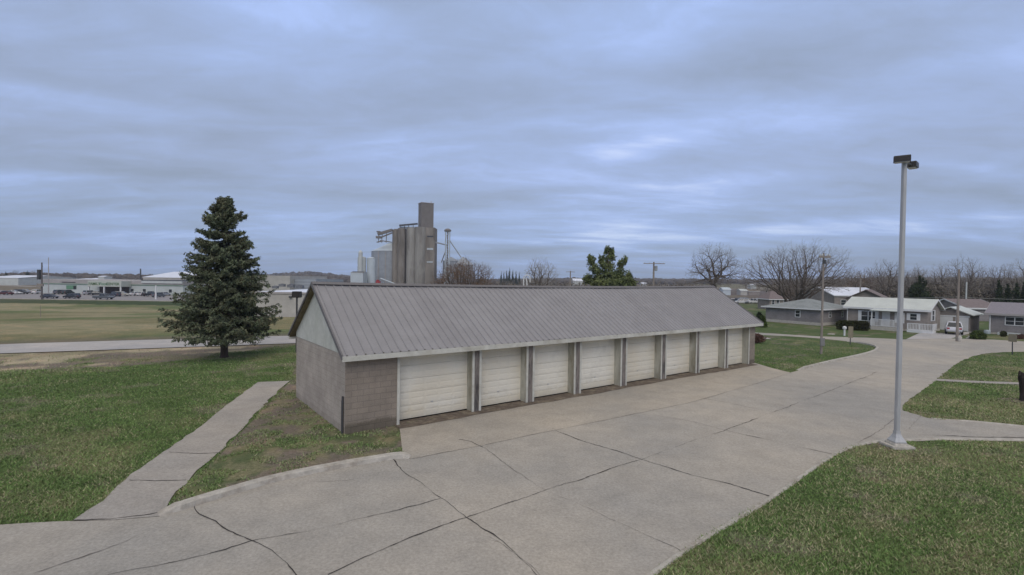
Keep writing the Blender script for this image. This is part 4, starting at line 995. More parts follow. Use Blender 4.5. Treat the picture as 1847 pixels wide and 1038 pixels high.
def gable_front(name, label, corner, ang, W, D, wh, rh, wallm, roofm, cat, oh=0.35):
    """gable end faces local -y; corner = front right wall foot"""
    u = Vector((math.cos(ang), math.sin(ang), 0)); P = corner-u*W; t = thing(name, label, cat, P, ang)
    w = MB(); w.box(0, W, 0, D, -0.4, wh); w.build('wall', M[wallm], t)
    g = MB(); g.prism([(0.01, wh+0.002), (W-0.01, wh+0.002), (W/2, rh-0.03)], 0.0, 0.1, 'y'); g.build('gable', M[wallm], t)
    k = (rh-wh)/(W/2)
    r = MB()
    for s in (0, 1):
        X = (lambda x: x) if s == 0 else (lambda x: W-x)
        Pp = [(X(x), y, z+dz) for dz in (0, 0.1) for y in (-oh, D+oh) for x, z in ((-oh, wh-oh*k), (W/2, rh))]
        r.add(Pp, [(0,1,3,2),(4,5,7,6),(0,1,5,4),(2,3,7,6),(0,2,6,4),(1,3,7,5)])
    r.build('roof', M[roofm], t); return t
dg = gable_front('garage_building', 'small detached garage with white doors and low white gable roof behind the white hatchback', c2, A1, L2, 4.4, 2.0, 2.72, 'tanbrick', 'whiteroof', 'garage')
for x0, x1 in ((0.25, 1.95), (2.2, 3.35)):
    b = MB(); b.box(x0, x1, -0.03, -0.003, 0.02, 1.62)
    for r in range(4): b.box(x0+0.05, x1-0.05, -0.045, -0.03, 0.06+r*0.4, 0.40+r*0.4)
    b.build('garage_door', M['white'], dg)
b = MB(); b.box(0.1, 3.45, -0.05, -0.004, 1.64, 1.80); b.build('lintel', M['white'], dg)
# mauve roofed house at the right edge
P3 = at(1783, 602.5)
h3 = house('house', 'grey brown house with a mauve shingle roof at the right edge', P3, A1, 11, 5.4, 2.22, 3.42, 'gable', 'greybrick', 'purpleroof', oh=0.35, oe=0.3,
     wins=[(1.35, 2.75, 1.15, 1.95, dict(mull=2)), (4.6, 5.3, 0.9, 1.6)], found=0.2, fasc='storeband')
b = MB(); b.tube([(0.1, -0.08, 0), (0.1, -0.08, 2.2)], 0.06, 6); b.build('downspout', M['white'], h3)
b = MB(); b.box(4.9, 5.6, -0.5, -0.06, 0.6, 1.3); b.build('air_conditioner', M['darkmetal'], h3, bevel=0.02)
# things at its foot
def small(name, label, cat, mb, m, loc, rz=0.0, **k): o = mb.build(name, M[m], None, **k); o.location = loc; o.rotation_euler = (0, 0, rz); return tag(o, label, cat)
b = MB(); b.prism([(-.9, -.18), (.9, -.18), (.9, .18), (-.9, .18)], 0, 0.32); small('planter', 'long pale planter box at the foot of the mauve roofed house', 'planter', b, 'offwhite', P3+u1*1.7-n1*0.5, A1, bevel=0.04)
b = MB(); b.lathe([(0.24, 0), (0.30, 0.1), (0.28, 0.42), (0.0, 0.45)], 12); small('bin', 'small teal tub beside the white downspout of the mauve roofed house', 'tub', b, 'binpale', P3-n1*0.35-u1*0.05, smooth=True)
b = MB(); b.lathe([(0.25, 0), (0.32, 0.12), (0.2, 0.3), (0.0, 0.34)], 7); b.lathe([(0.2, 0), (0.24, 0.1), (0.0, 0.22)], 6, c=(0.45, 0.1, 0)); b.lathe([(0.2, 0), (0.2, 0.08), (0.0, 0.15)], 5, c=(-0.4, -0.1, 0)); small('rock_heap', 'heap of pale stones left of the round yellow green shrub', 'rocks', b, 'footpad', at(1752, 611))
shrub('shrub', 'small dark bush right of the pale planter box', 1812, 608, 8, 9, 'hedge', 51, n=1200)
shrub('shrub', 'rusty low bush at the right edge by the mauve roofed house', 1842, 612, 16, 7, 'redshrub', 52, n=1200)
# backdrop houses
def simple(name, label, px, pyb, d, wpx, wh, rh, D, roof, wallm, roofm, ang=0.0, cat='house', **k):
    p = atd(px, pyb, d); z = tz(p.x, d); L = wpx*d/900
    return house(name, label, (p.x, d, z), ang, L, D, wh, rh, roof, wallm, roofm, cat=cat, **k)
def hz(px, py, d): p = atd(px, py, d); return p.z-tz(p.x, d)
simple('house', 'brown roofed building between the detached garage and the mauve roofed house', 1742, 570, 76, 62, hz(1760, 557, 76), hz(1760, 541, 79), 7, 'gable', 'greybrick', 'brownroof', ang=0.02)
simple('hall_building', 'low hall with a pale white roof behind the very wide bare tree', 1505, 540, 112, 88, hz(1540, 534, 112), hz(1540, 519.5, 118), 12, 'gable', 'tanbrick', 'brightroof', wins=[(1.5, 2.6, 0.8, 1.9), (4.5, 5.6, 0.8, 1.9), (8, 9, .8, 1.9)])
q = atd(1598, 560, 84); gable_front('house', 'brown gabled house with a dark roof seen just over the white roofed house', Vector((q.x, q.y, tz(q.x, q.y))), -0.72, 5.6, 7, hz(1570, 540, 84), hz(1570, 524, 84), 'tanbrick', 'brownroof', 'house', oh=0.5)
simple('house', 'dusky brown hip roofed house behind the left corner of the grey house', 1388, 548, 104, 30, hz(1400, 541, 104), hz(1400, 526, 106), 5, 'hip', 'tanbrick', 'brownroof', wins=[(0.5, 1.0, 1, 2), (1.4, 2.0, 1, 2), (3, 3.6, 1, 2)])
simple('house', 'tiny pale blue gabled house beyond the parked cars at right', 1304, 528, 330, 14, hz(1310, 523, 330), hz(1310, 519, 330), 6, 'gable', 'binpale', 'binpale')
simple('house', 'tiny cream bungalow right of the tiny pale blue house', 1336, 528, 335, 12, hz(1340, 525, 335), hz(1340, 522, 335), 6, 'gable', 'cmu', 'whiteroof')
simple('house', 'tiny low brown house with a pale roof right of the cream bungalow', 1350, 529, 340, 20, hz(1355, 526, 340), hz(1355, 523, 340), 6, 'gable', 'tanbrick', 'tanroof')
simple('house', 'tiny white roofed farm building on the wooded hill at right', 1354, 516, 620, 10, hz(1358, 514.5, 620), hz(1358, 512.5, 620), 8, 'gable', 'offwhite', 'brightroof')
simple('house', 'tiny white house above the hip roof of the grey house, left one', 1430, 525, 200, 8, hz(1433, 523, 200), hz(1433, 520, 200), 6, 'gable', 'offwhite', 'brightroof')
simple('shed', 'pale domed roof shed between the stems of the very wide tree', 1453, 528, 190, 18, hz(1460, 525, 190), hz(1460, 519, 190), 6, 'gable', 'tanbrick', 'whiteroof', cat='shed')
simple('farm_building', 'small white roofed farm building left of the white arch', 892, 520, 260, 26, hz(900, 519, 260), hz(900, 516.2, 262), 10, 'gable', 'offwhite', 'brightroof', cat='farm building')
simple('farm_building', 'pale roofed farm building right of the middle utility pole', 1034, 508, 520, 17, hz(1040, 507, 520), hz(1040, 503, 525), 14, 'gable', 'offwhite', 'brightroof', cat='farm building')
simple('farm_building', 'tiny pale building low on the wooded hill right of the pine', 1158, 514, 450, 9, hz(1160, 513, 450), hz(1160, 510, 450), 9, 'gable', 'offwhite', 'brightroof', cat='farm building')

# ------------------------------------------------------------------ cars
CARPAINT = {}
def paint(c):
    if c not in CARPAINT:
        m = mat('car_paint', c, 0.32, 0.05, 0.8, spec=0.5); CARPAINT[c] = m
    return CARPAINT[c]
def car(label, loc, rz, col, kind='sedan', scale=1.0, group=None, cat='car', detail=True):
    t = thing({'pickup': 'pickup_truck', 'van': 'parked_van'}.get(kind, 'parked_car'), label, cat, loc, rz, group, scale)
    L, W, H = {'sedan': (4.7, 1.8, 1.43), 'suv': (4.5, 1.85, 1.68), 'pickup': (5.5, 1.95, 1.82), 'hatch': (4.2, 1.75, 1.55), 'van': (5.0, 1.95, 1.85)}[kind]
    belt = {'sedan': 0.92, 'suv': 1.05, 'pickup': 1.10, 'hatch': 0.98, 'van': 1.08}[kind]
    # lower body: stations along x (front is +x): (x, zlow, ztop, halfwidth)
    if kind == 'pickup': stn = [(-L/2, .52, belt-.02, .90), (-L/2+.1, .42, belt, .97), (-1.2, .40, belt, .98), (0.0, .40, belt, .98), (1.15, .40, belt, .97), (1.9, .42, belt-.06, .95), (L/2-.1, .46, belt-.14, .88), (L/2, .55, belt-.28, .80)]
    else: stn = [(-L/2, .50, belt-.20, .78), (-L/2+.12, .36, belt-.03, .87), (-1.2, .28, belt, .98), (0, .27, belt, .99), (1.0, .28, belt-.02, .98), (1.6, .32, belt-.12, .95), (L/2-.15, .36, belt-.26, .87), (L/2, .48, belt-.40, .74)]
    b = MB(); V = []
    for x, z0, z1, hw in stn:
        hw *= W/2; zm = z0+(z1-z0)*0.55
        V += [(x, -hw*.92, z0), (x, -hw, zm), (x, -hw*.93, z1-.04), (x, -hw*.82, z1), (x, hw*.82, z1), (x, hw*.93, z1-.04), (x, hw, zm), (x, hw*.92, z0)]
    n = 8; F = []
    for i in range(len(stn)-1):
        for k in range(n): F.append((i*n+k, i*n+(k+1) % n, (i+1)*n+(k+1) % n, (i+1)*n+k))
    F += [tuple(range(n)), tuple((len(stn)-1)*n+k for k in reversed(range(n)))]; b.add(V, F)
    cab = {'sedan': (-1.75, -1.0, .35, 1.15), 'suv': (-2.12, -1.85, .45, 1.2), 'hatch': (-1.98, -1.5, .40, 1.15), 'van': (-2.38, -2.2, .85, 1.6), 'pickup': (-.75, -.62, .55, 1.15)}[kind]
    x0, x1, x2, x3 = cab; hw = W/2; zr = H
    # roof skin and pillars
    R_ = [(x1, -hw*.68, zr-.05), (x2, -hw*.68, zr-.05), (x2, hw*.68, zr-.05), (x1, hw*.68, zr-.05), (x1+.1, -hw*.6, zr), (x2-.1, -hw*.6, zr), (x2-.1, hw*.6, zr), (x1+.1, hw*.6, zr)]
    b.add(R_, [(3,2,1,0),(0,1,5,4),(1,2,6,5),(2,3,7,6),(3,0,4,7),(4,5,6,7)])
    for s in (-1, 1):
        for xa, xb in ((x0, x1), (x3, x2), ((x0+x3)/2, (x1+x2)/2)):
            b.bar((xa, s*hw*.86, belt-.05), (xb, s*hw*.68, zr-.03), 0.09, 0.06)
    if kind == 'pickup': b.box(-L/2+.25, x0-.02, -hw*.75, hw*.75, belt-.002, belt+.012)
    b.build('body', paint(col), t, smooth=True)
    g = MB(); g.add([(x0+.03, -hw*.84, belt-.01), (x3-.03, -hw*.84, belt-.01), (x3-.03, hw*.84, belt-.01), (x0+.03, hw*.84, belt-.01), (x1+.02, -hw*.66, zr-.055), (x2-.02, -hw*.66, zr-.055), (x2-.02, hw*.66, zr-.055), (x1+.02, hw*.66, zr-.055)],
                   [(0,1,5,4),(1,2,6,5),(2,3,7,6),(3,0,4,7),(4,5,6,7)]); g.build('windows', M['glass'], t)
    for x in (-L*.30, L*.30):
        for s in (-1, 1):
            w = MB(); w.tube([(x, s*(hw*.98), .33), (x, s*(hw*.98-.2), .33)], .33, 14); o = w.build('wheel', M['rubber'], t)
            if detail: r = MB(); r.tube([(x, s*(hw*.98+.008), .33), (x, s*(hw*.98-.05), .33)], .19, 10); r.build('rim', M['rim'], o)
    if detail:
        for s in (-1, 1):
            h = MB(); h.box(L/2-.12, L/2-.02, s*hw*.62-.14, s*hw*.62+.14, belt-.42, belt-.30); h.build('headlight', M['amber'], t)
            h = MB(); h.box(-L/2-.015, -L/2+.12, s*hw*.66-.13, s*hw*.66+.13, belt-.30, belt-.12); h.build('taillight', M['red'], t)
    return t
def car_at(px, pyb, d, rz, label, col, kind, **k):
    p = atd(px, pyb, d); z = tz(p.x, d)+0.06
    return car(label, (p.x, d, z), rz, col, kind, **k)
BLK = (0.018, 0.02, 0.023); NAVY = (0.03, 0.035, 0.05); WHT = (0.6, 0.6, 0.6); SIL = (0.32, 0.33, 0.35); GRY = (0.09, 0.1, 0.11); DGR = (0.02, 0.035, 0.028)
car('white hatchback parked on the drive in front of the detached garage', (48.8, 55.0, 0.03), math.atan2(.62, .52), (0.6, 0.6, 0.62), 'hatch', scale=0.86)
# ------------------------------------------------------------------ shop and its car park
lotz = LOWZ+0.05
lotp = [atd(px, 500, d) for px, d in ((-160, 148), (335, 148), (345, 186), (70, 200), (-160, 262))]
sheet('car_park', [(p.x, p.y) for p in lotp], lotz, M['lot'])
pk = MB(); a, b2 = atd(-160, 500, 147.5), atd(335, 500, 147.5); pk.box(a.x, b2.x, 147.3, 147.9, LOWZ, LOWZ+0.16); struct('kerb', pk, M['kerb'])
ds_ = 192
def sx(px, d=ds_): return atd(px, 505, d).x
def szz(px, py, d=ds_): return atd(px, py, d).z-LOWZ
S = thing('shop_building', 'long low pale shop with a green lettered canopy beyond the field at left', 'shop', (0, ds_, LOWZ))
gz = szz(150, 513); pz_ = szz(150, 505)
w = MB(); w.box(sx(76), sx(330), 0, 30, -0.3, gz); w.build('wall', M['storewall'], S)
w = MB(); w.box(sx(76)-0.1, sx(330)+0.1, -0.15, 29.8, gz+0.12, pz_); w.build('parapet', M['storeband'], S)
w = MB(); w.box(sx(76)-0.2, sx(330)+0.2, -0.3, 0.1, gz-0.08, gz+0.11); w.build('eaves_trim', M['storegreen'], S)
w = MB(); w.box(sx(257), sx(330), -0.6, 14, szz(290, 511.5), szz(290, 506.5)); w.build('raised_parapet', M['offwhite'], S)
w = MB(); w.box(sx(257)-.1, sx(330)+.1, -0.8, 14.2, szz(290, 506.5)+.01, szz(290, 505.5)); w.build('coping', M['darkmetal'], S)
w = MB(); w.box(sx(178), sx(237), -5, 0.4, szz(205, 517), szz(205, 507)); w.build('canopy', M['palegreen'], S)
w = MB(); w.box(sx(181), sx(234), -0.35, -0.31, 0.1, szz(205, 518)); w.build('shop_front', M['darkin'], S)
for px in (179, 206, 235): w = MB(); w.box(sx(px)-.2, sx(px)+.2, -4.9, -4.5, 0, szz(205, 517)-.01); w.build('canopy_post', M['white'], S)
w = MB(); w.box(sx(120), sx(138), -0.12, -0.02, szz(130, 522), szz(130, 515)); w.build('window', M['storegreen'], S)
w = MB(); w.box(sx(133), sx(138), -0.16, -0.13, szz(130, 522), szz(130, 516)); w.build('window', M['glass'], S)
for px in (236, 258, 305): w = MB(); w.box(sx(px), sx(px+5), -0.08, -0.01, 1.0, 2.2); w.build('window', M['glass'], S)
def lettering(body, size, loc, parent, m, bold=0.02):
    cu = bpy.data.curves.new('lettering', 'FONT'); cu.body = body; cu.size = size; cu.align_x = 'CENTER'; cu.extrude = 0.02; cu.offset = bold
    o = bpy.data.objects.new('tmp', cu); me = bpy.data.meshes.new_from_object(o); bpy.data.objects.remove(o); me.materials.append(M[m])
    q = link('lettering', me, parent); q.rotation_euler = (math.pi/2, 0, 0); q.location = loc; return q
lettering('FAMILY', 1.35, (sx(190), -5.05, szz(205, 514.3)), S, 'signtext'); lettering('Food', 1.5, (sx(206), -5.05, szz(205, 514.4)), S, 'storegreen'); lettering('CENTER', 1.35, (sx(222), -5.05, szz(205, 514.3)), S, 'signtext')
w = MB(); w.box(sx(112.5), sx(137), -0.25, -0.16, szz(125, 510.3), szz(125, 508.8)); w.build('name_board', M['darkmetal'], S)
# cars in the car park
lotcars = [(86+4, 541, 153, 0.05, 'dark saloon nearest the tall pole at the left', NAVY, 'sedan'), (129.5, 540.5, 154, math.pi+.04, 'dark estate car alone in front of the shop, side on', BLK, 'suv'),
 (187, 541, 152, 0.03, 'dark grey pickup truck side on in front of the canopy', GRY, 'pickup'),
 (109, 531, 184, 1.5, 'dark hatchback parked nose in left of the green shop window', GRY, 'suv'), (122.5, 531, 184, 1.65, 'dark green car parked nose in under the green shop window', DGR, 'suv'),
 (162, 531, 183, 1.5, 'silver hatchback parked by the shop wall left of the canopy', SIL, 'suv'), (175, 531, 180, 0.4, 'black low car at the left end of the canopy', BLK, 'sedan'),
 (207, 534, 172, 2.8, 'dark blue car below the canopy beside the pale car', NAVY, 'suv'), (220, 533.5, 176, 0.3, 'pale gold car below the right end of the canopy', (0.38, 0.36, 0.31), 'suv'),
 (245, 532, 182, 1.5, 'white car right of the canopy, left of its twin', WHT, 'sedan'), (257, 532, 182, 1.6, 'white car right of the canopy, right of its twin', WHT, 'sedan'),
 (272, 533, 178, 1.2, 'dark pickup truck left of the white light post base', BLK, 'pickup'), (286, 534, 172, 1.4, 'dark car partly behind the white light post', GRY, 'suv'), (297, 531, 184, 1.5, 'silver car by the spruce at the right end of the car park', SIL, 'sedan'),
 (10, 533.5, 172, 3.1, 'dark red low car at the left edge of the view', (0.07, 0.01, 0.012), 'sedan'), (25, 531.5, 178, 0.3, 'white car in the left group behind the dark red one', WHT, 'sedan'), (38, 530, 180, 0.2, 'dark car between the two pale ones in the left group', BLK, 'suv'), (46, 528.5, 190, 0.5, 'grey car at the right end of the left group', SIL, 'sedan'), (67, 530, 184, 1.9, 'white car close left of the shop corner', WHT, 'suv')]
for px, py, d, rz, lab, c, k in lotcars: car_at(px, py, d, rz, lab, c, k, scale=1.0, group='cars on the shop car park')
# right car park
rl = [atd(px, 520, d) for px, d in ((1280, 172), (1440, 172), (1440, 240), (1280, 240))]
sheet('car_park', [(p.x, p.y) for p in rl], LOWZ+0.05, M['street'])
rcars = [(1319, 195, 0.1, 'black car at the left end of the distant row right of the garages', BLK, 'suv'), (1330, 200, 0.3, 'dark pickup truck second in the distant row right of the garages', GRY, 'pickup'), (1338, 188, 2.9, 'white and dark truck in the middle of the distant row', WHT, 'van'),
 (1349, 197, 1.4, 'brown car in the middle of the distant row', (0.08, 0.05, 0.04), 'suv'), (1359, 186, 0.25, 'white pickup truck near the right end of the distant row', WHT, 'pickup'), (1368, 196, 0.1, 'white car behind the white pickup truck', WHT, 'sedan'), (1375, 188, 0.4, 'silver car at the right end of the distant row by the grey roof', SIL, 'sedan'), (1344, 215, 0.0, 'pale van in the back of the distant row', (0.45, 0.45, 0.42), 'van')]
for px, d, rz, lab, c, k in rcars: car_at(px, 540, d, rz, lab, c, k, group='cars in the distant row right of the garages')
ribbon('road', [atd(1180, 520, 262).xy, atd(1290, 520, 258).xy, atd(1560, 520, 250).xy], 12, 0.06, M['street'], follow=True, step=8)
ribbon('road', [atd(-200, 520, 300).xy, atd(20, 520, 285).xy, atd(66, 520, 278).xy], 6, 0.06, M['street'], follow=True, step=8)

# ------------------------------------------------------------------ warehouses left of the garages
wd_ = 70; pz0 = tz(sx(500, wd_), wd_)
Wb = thing('warehouse', 'beige flat roofed warehouse with rooftop units between the spruce and the garages', 'warehouse', (sx(462, wd_), wd_, pz0), 0.0)
wl = sx(640, wd_)-sx(462, wd_); wh = atd(520, 527.5, wd_).z-pz0; zb = atd(520, 574, wd_).z-pz0
w = MB(); w.box(0, wl, 0, 46, min(-0.4, zb-.3), wh-0.25); w.build('wall', M['cmu'], Wb)
w = MB(); w.box(-0.15, wl+.15, -0.15, 46.2, wh-0.249, wh); w.build('coping', M['storeband'], Wb)
w = MB(); w.box(0.3, wl-.3, 0.3, 45.7, wh+0.004, wh+0.05); w.build('roof', M['brightroof'], Wb)
for px, py, dd, s in ((497, 519, 88, 0.50), (509, 514, 104, 0.62), (525, 516, 98, 0.66), (541, 518, 90, 0.66)):
    p = atd(px, py, dd); b = MB(); x = p.x-Wb.location.x; y = dd-wd_
    b.box(x-s*.9, x+s*.9, y-s*.7, y+s*.7, wh+.051, wh+s*0.95); b.box(x-s*1.3, x-s*.9, y-s*.4, y+s*.4, wh+.4, wh+s*.6); b.lathe([(s*.5, wh+s*.96), (s*.5, wh+s*1.1)], 12, c=(x, y, 0)); b.build('rooftop_unit', M['unit'], Wb)
b = MB(); pp = atd(525, 536, wd_); b.box(pp.x-Wb.location.x-.18, pp.x-Wb.location.x+.18, -0.35, -0.01, pp.z-pz0-.12, pp.z-pz0+.12); b.build('wall_light', M['darkmetal'], Wb)
d2 = 150
B2 = thing('warehouse', 'further beige warehouse with a grey blue lower roof behind the rooftop units', 'warehouse', (sx(462, d2), d2, LOWZ), 0.0)
w = MB(); w.box(0, sx(523, d2)-sx(462, d2), 0, 30, -.3, szz(495, 497.5, d2)); w.build('wall', M['cmu'], B2)
w = MB(); w.box(sx(523, d2)-sx(462, d2)+.01, sx(563, d2)-sx(462, d2), 3, 28, -.3, szz(540, 503.5, d2)); w.build('lower_wing', M['bin'], B2)
# white roofed halls left of the spruce
def shedrow(label, px0, px1, py_e, py_r, d, gable_px=None, wallm='cmu', roofm='brightroof', D=30, **k):
    p = atd(px0, 500, d); z = tz(p.x, d); L = sx(px1, d)-p.x
    return house('industrial_hall', label, (p.x, d, z), 0, L, D, atd(px0, py_e, d).z-z, atd(px0, py_r, d).z-z, 'gable', wallm, roofm, cat='hall', oh=0.2, oe=0.2, **k)
shedrow('bright white roofed hall rising behind the right end of the shop', 258, 330, 500.5, 493.5, 250)
shedrow('higher bright roofed hall behind the first one, touching the spruce', 284, 345, 496, 490, 300)
shedrow('long low white roof on the skyline above the shop, left of the white box', 146, 172, 504.5, 502, 420)
shedrow('small white box building on the skyline above the canopy', 177, 188, 499.5, 498, 400, wallm='offwhite', D=8)
shedrow('small pale roof on the skyline above the shop name board', 130, 138, 504.5, 502.5, 430)
shedrow('pale farm shed with white roof at the left edge of the view', -30, 33, 501, 496.5, 300, wallm='offwhite', D=40)
shedrow('long white roof right of the pale farm shed', 44, 71, 506, 503.5, 330, D=18)
shedrow('two tiny pale buildings on the hill above the left end of the shop', 82, 93, 499.5, 497, 560, D=20)
# trees on the left skyline
for i, (px, py, d, w) in enumerate([(11, 491, 420, 7), (49, 490, 400, 15), (58, 494, 420, 9)]):
    cone_tree(px, py, d, w, ['tiny dark evergreen behind the pale farm shed', 'broad dark evergreen on the left skyline', 'low dark evergreen right of the broad one on the skyline'][i], 120+i)
for i, (px, py, w) in enumerate([(28, 487, 12), (60, 488, 11), (-2, 488, 9)]):
    p, H, W = protos[(0, 4, 7)[i]]; loc, h, w_ = tree_at(px, py, 400, w)
    dup(p, loc, 1.0+i, (w_/W, w_/W, h/H), ['rounded bare tree on the left skyline above the farm shed', 'pale bare tree top right of the dark evergreens at left', 'bare tree cut by the left edge on the skyline'][i])
# ------------------------------------------------------------------ grain elevator
de = 330
def ex(px): return atd(px, 500, de).x
def ez(px, py): return atd(px, py, de).z-LOWZ
E_ = thing('grain_elevator', 'tall brown concrete grain elevator with a square headhouse tower', 'grain elevator', (0, de, LOWZ))
u_ = de/900
for cx, r, py, m, y in ((711, 6, 414, 'silo', 3), (723.5, 7, 412.5, 'silo', 0), (741, 8.6, 411.5, 'silopale', 0), (757.5, 10.2, 410.5, 'silopale', 0)):
    b = MB(); H_ = ez(cx, py); b.lathe([(r*u_, -1), (r*u_, H_)], 32, c=(ex(cx), y, 0)); b.build('silo', M[m], E_, smooth=True)
b = MB(); b.box(ex(767), ex(783.5), -1, 10, -1, ez(775, 411)); b.build('stair_tower', M['silo'], E_)
b = MB(); b.box(ex(706), ex(780), 6, 16, -1, ez(740, 412)); b.build('rear_silos', M['silo'], E_)
b = MB(); cxh = ex(764); Mh = Matrix.Translation((cxh, 6, 0)) @ Matrix.Rotation(R(28), 4, 'Z'); s = 11.5*u_
b.box(-s, s, -s*.8, s*.8, ez(764, 411), ez(764, 365.5), 0, Mh); b.build('headhouse', M['headhouse'], E_)
b = MB(); b.box(-s-.25, s+.25, -s*.8-.25, s*.8+.25, ez(764, 365.5)+.01, ez(764, 364.5), 0, Mh); b.tube([(cxh+3.5, 5, ez(764, 365)), (cxh+3.5, 5, ez(764, 361.5))], .3, 5); b.build('roof_cap', M['storeband'], E_)
for py, hh in ((448, 3.2), (472, 2.2), (426, 2.0)):
    b = MB(); b.box(ex(770), ex(781), -1.25, -1.01, ez(775, py+hh), ez(775, py)); b.build('window', M['binpale' if py != 426 else 'glass'], E_)
b = MB(); b.box(ex(718), ex(752), 3, 6, ez(735, 411.5), ez(735, 408.5)); b.build('gallery', M['binpale'], E_)
b = MB()
b.bar((ex(718), 2, ez(718, 406.5)), (ex(751), 2, ez(751, 403.5)), 1.6, 1.0); 
for px in (719, 727, 735, 743): b.bar((ex(px), 2, ez(px, 413)), (ex(px), 2, ez(px, 406)), 0.35)
b.build('conveyor', M['darkmetal'], E_)
b = MB(); b.bar((ex(706), 1, ez(706, 415)), (ex(680), 1, ez(680, 422.5)), 2.2, 1.7); b.bar((ex(706), 1, ez(706, 420)), (ex(684), 1, ez(684, 429)), 1.0, 0.8)
for px, py in ((688, 420), (696, 418), (682, 423)): b.bar((ex(px), 1, ez(px, py)), (ex(px-1), 1, ez(px-1, 438)), 0.4)
b.box(ex(677), ex(686), 0, 3, ez(680, 430), ez(680, 426)); b.box(ex(678), ex(684), 0, 3, ez(680, 419), ez(680, 417)); b.bar((ex(684), 1, ez(684, 434)), (ex(705), 2, ez(705, 437)), 0.9, 0.6); b.bar((ex(678), 1, ez(678, 437)), (ex(690), 1, ez(690, 435)), 0.6); b.build('conveyor', M['headhouse'], E_)
b = MB(); b.bar((ex(783), 2, ez(783, 437)), (ex(804), 2, ez(804, 442)), 1.3, 0.9); b.build('bridge', M['bin'], E_)
Bn = thing('steel_bin', 'big round corrugated steel bin with cone roof left of the concrete silos', 'grain bin', (ex(692)+0.6, de+17, LOWZ)); r = 36*u_
b = MB(); b.lathe([(r, -1), (r, ez(690, 452))], 40); b.build('wall', M['bin'], Bn, smooth=True)
b = MB(); b.lathe([(r+.3, ez(690, 452)+.01), (r*.2, ez(690, 437)), (r*.2, ez(690, 436)), (0.01, ez(690, 435))], 40); b.build('roof', M['binpale'], Bn)
b = MB()
for a in (-2.0, -1.6, -1.2): b.bar((math.cos(a)*(r+.1), math.sin(a)*(r+.1), 0), (math.cos(a)*(r+.1), math.sin(a)*(r+.1), ez(690, 453)), .5, .5)
b.build('ladder', M['storeband'], Bn)
def tank(name, label, cx, y, w, pyt, m, cat='tank', cap=None):
    t = thing(name, label, cat, (ex(cx), de+y, LOWZ)); rr = w/2*u_; b = MB(); b.lathe([(rr, -1), (rr, ez(cx, pyt))], 20); b.build('wall', M[m], t, smooth=True)
    b = MB(); b.lathe([(rr+.1, ez(cx, pyt)+.01), (rr*.3, ez(cx, pyt-(cap or 2)))], 20); b.build('roof', M[m], t); return t
tank('tank', 'white upright tank in front of the big steel bin, left one', 665.5, -16, 14, 467, 'offwhite')
tank('tank', 'pale blue upright tank in front of the big steel bin, right one', 681, -15, 15, 468, 'binpale')
tank('hopper', 'small white hopper above the left white tank', 666, -19.5, 7, 459, 'offwhite', cat='hopper', cap=4)
q = atd(632, 515, 300); zq = tz(q.x, 300)
house('shed', 'grey shed with a slanted roof left of the steel bin', (q.x, 300, zq), 0, 7.5, 9, atd(640, 492.5, 300).z-zq, atd(640, 490, 300).z-zq, 'gable', 'binpale', 'darkmetal', oh=0.1, oe=0.1, cat='shed')
q = atd(682, 514, 280); zq = tz(q.x, 280); T = thing('grain_auger', 'red machine with a long slanted auger tube below the tanks', 'auger', (q.x, 280, zq))
b = MB(); b.box(-1.2, 1.2, -1, 1, 0.3, atd(682, 507.5, 280).z-zq); b.box(-.9, .6, -.8, .8, atd(682, 507.5, 280).z-zq, atd(682, 505, 280).z-zq); b.build('engine_body', M['redpaint'], T, bevel=.1)
b = MB(); p1 = atd(686, 502.5, 280); p2 = atd(722, 516, 280); b.tube([(p1.x-q.x, 0, p1.z-zq), (p2.x-q.x, 0, p2.z-zq)], .35, 8); b.build('tube', M['binpale'], T)
for s in (-1.0, 1.0): b = MB(); b.tube([(s*.8, -1.0, .5), (s*.8, -1.35, .5)], .5, 12); b.build('wheel', M['rubber'], T)
# leg tower
q = atd(806.5, 500, 322); T = thing('lattice_tower', 'slim lattice elevator tower with a wide head right of the concrete silos', 'tower', (q.x, 322, LOWZ))
def lattice(mb, w0, h0, h1, n, r): 
    for sx_ in (-1, 1):
        for sy in (-1, 1): mb.bar((sx_*w0, sy*w0, h0), (sx_*w0, sy*w0, h1), r)
    for i in range(n):
        a = h0+(h1-h0)*i/n; c = h0+(h1-h0)*(i+1)/n; s = 1 if i % 2 else -1
        mb.bar((-w0*s, -w0, a), (w0*s, -w0, c), r*.7); mb.bar((-w0*s, w0, a), (w0*s, w0, c), r*.7); mb.bar((-w0, -w0*s, a), (-w0, w0*s, c), r*.7); mb.bar((w0, -w0*s, a), (w0, w0*s, c), r*.7); mb.bar((-w0, -w0, c), (w0, -w0, c), r*.7)
b = MB(); ht = atd(806, 419, 322).z-LOWZ; lattice(b, 1.35, 0, ht, 12, .32); b.build('frame', M['binpale'], T)
b = MB(); b.box(-.38, .38, -.3, .3, 0, ht); b.build('leg_casing', M['headhouse'], T)
b = MB(); b.lathe([(1.3, ht), (2.3, ht+.6), (2.2, ht+1.4), (1.0, ht+2.2), (0.1, ht+2.3)], 12); b.build('head', M['headhouse'], T)
for px, py in ((796, 474),): b = MB(); p1 = atd(803, 455, 322); p2 = atd(px, py, 322); b.tube([(p1.x-q.x, 0, p1.z-LOWZ), (p2.x-q.x, 0, p2.z-LOWZ)], .35, 5); b.build('spout', M['headhouse'], T)
b = MB(); p1 = atd(811, 434, 322); p2 = atd(832, 465, 322); b.tube([(p1.x-q.x, 0, p1.z-LOWZ), (p2.x-q.x, 0, p2.z-LOWZ)], .38, 6); b.build('spout', M['bin'], T)
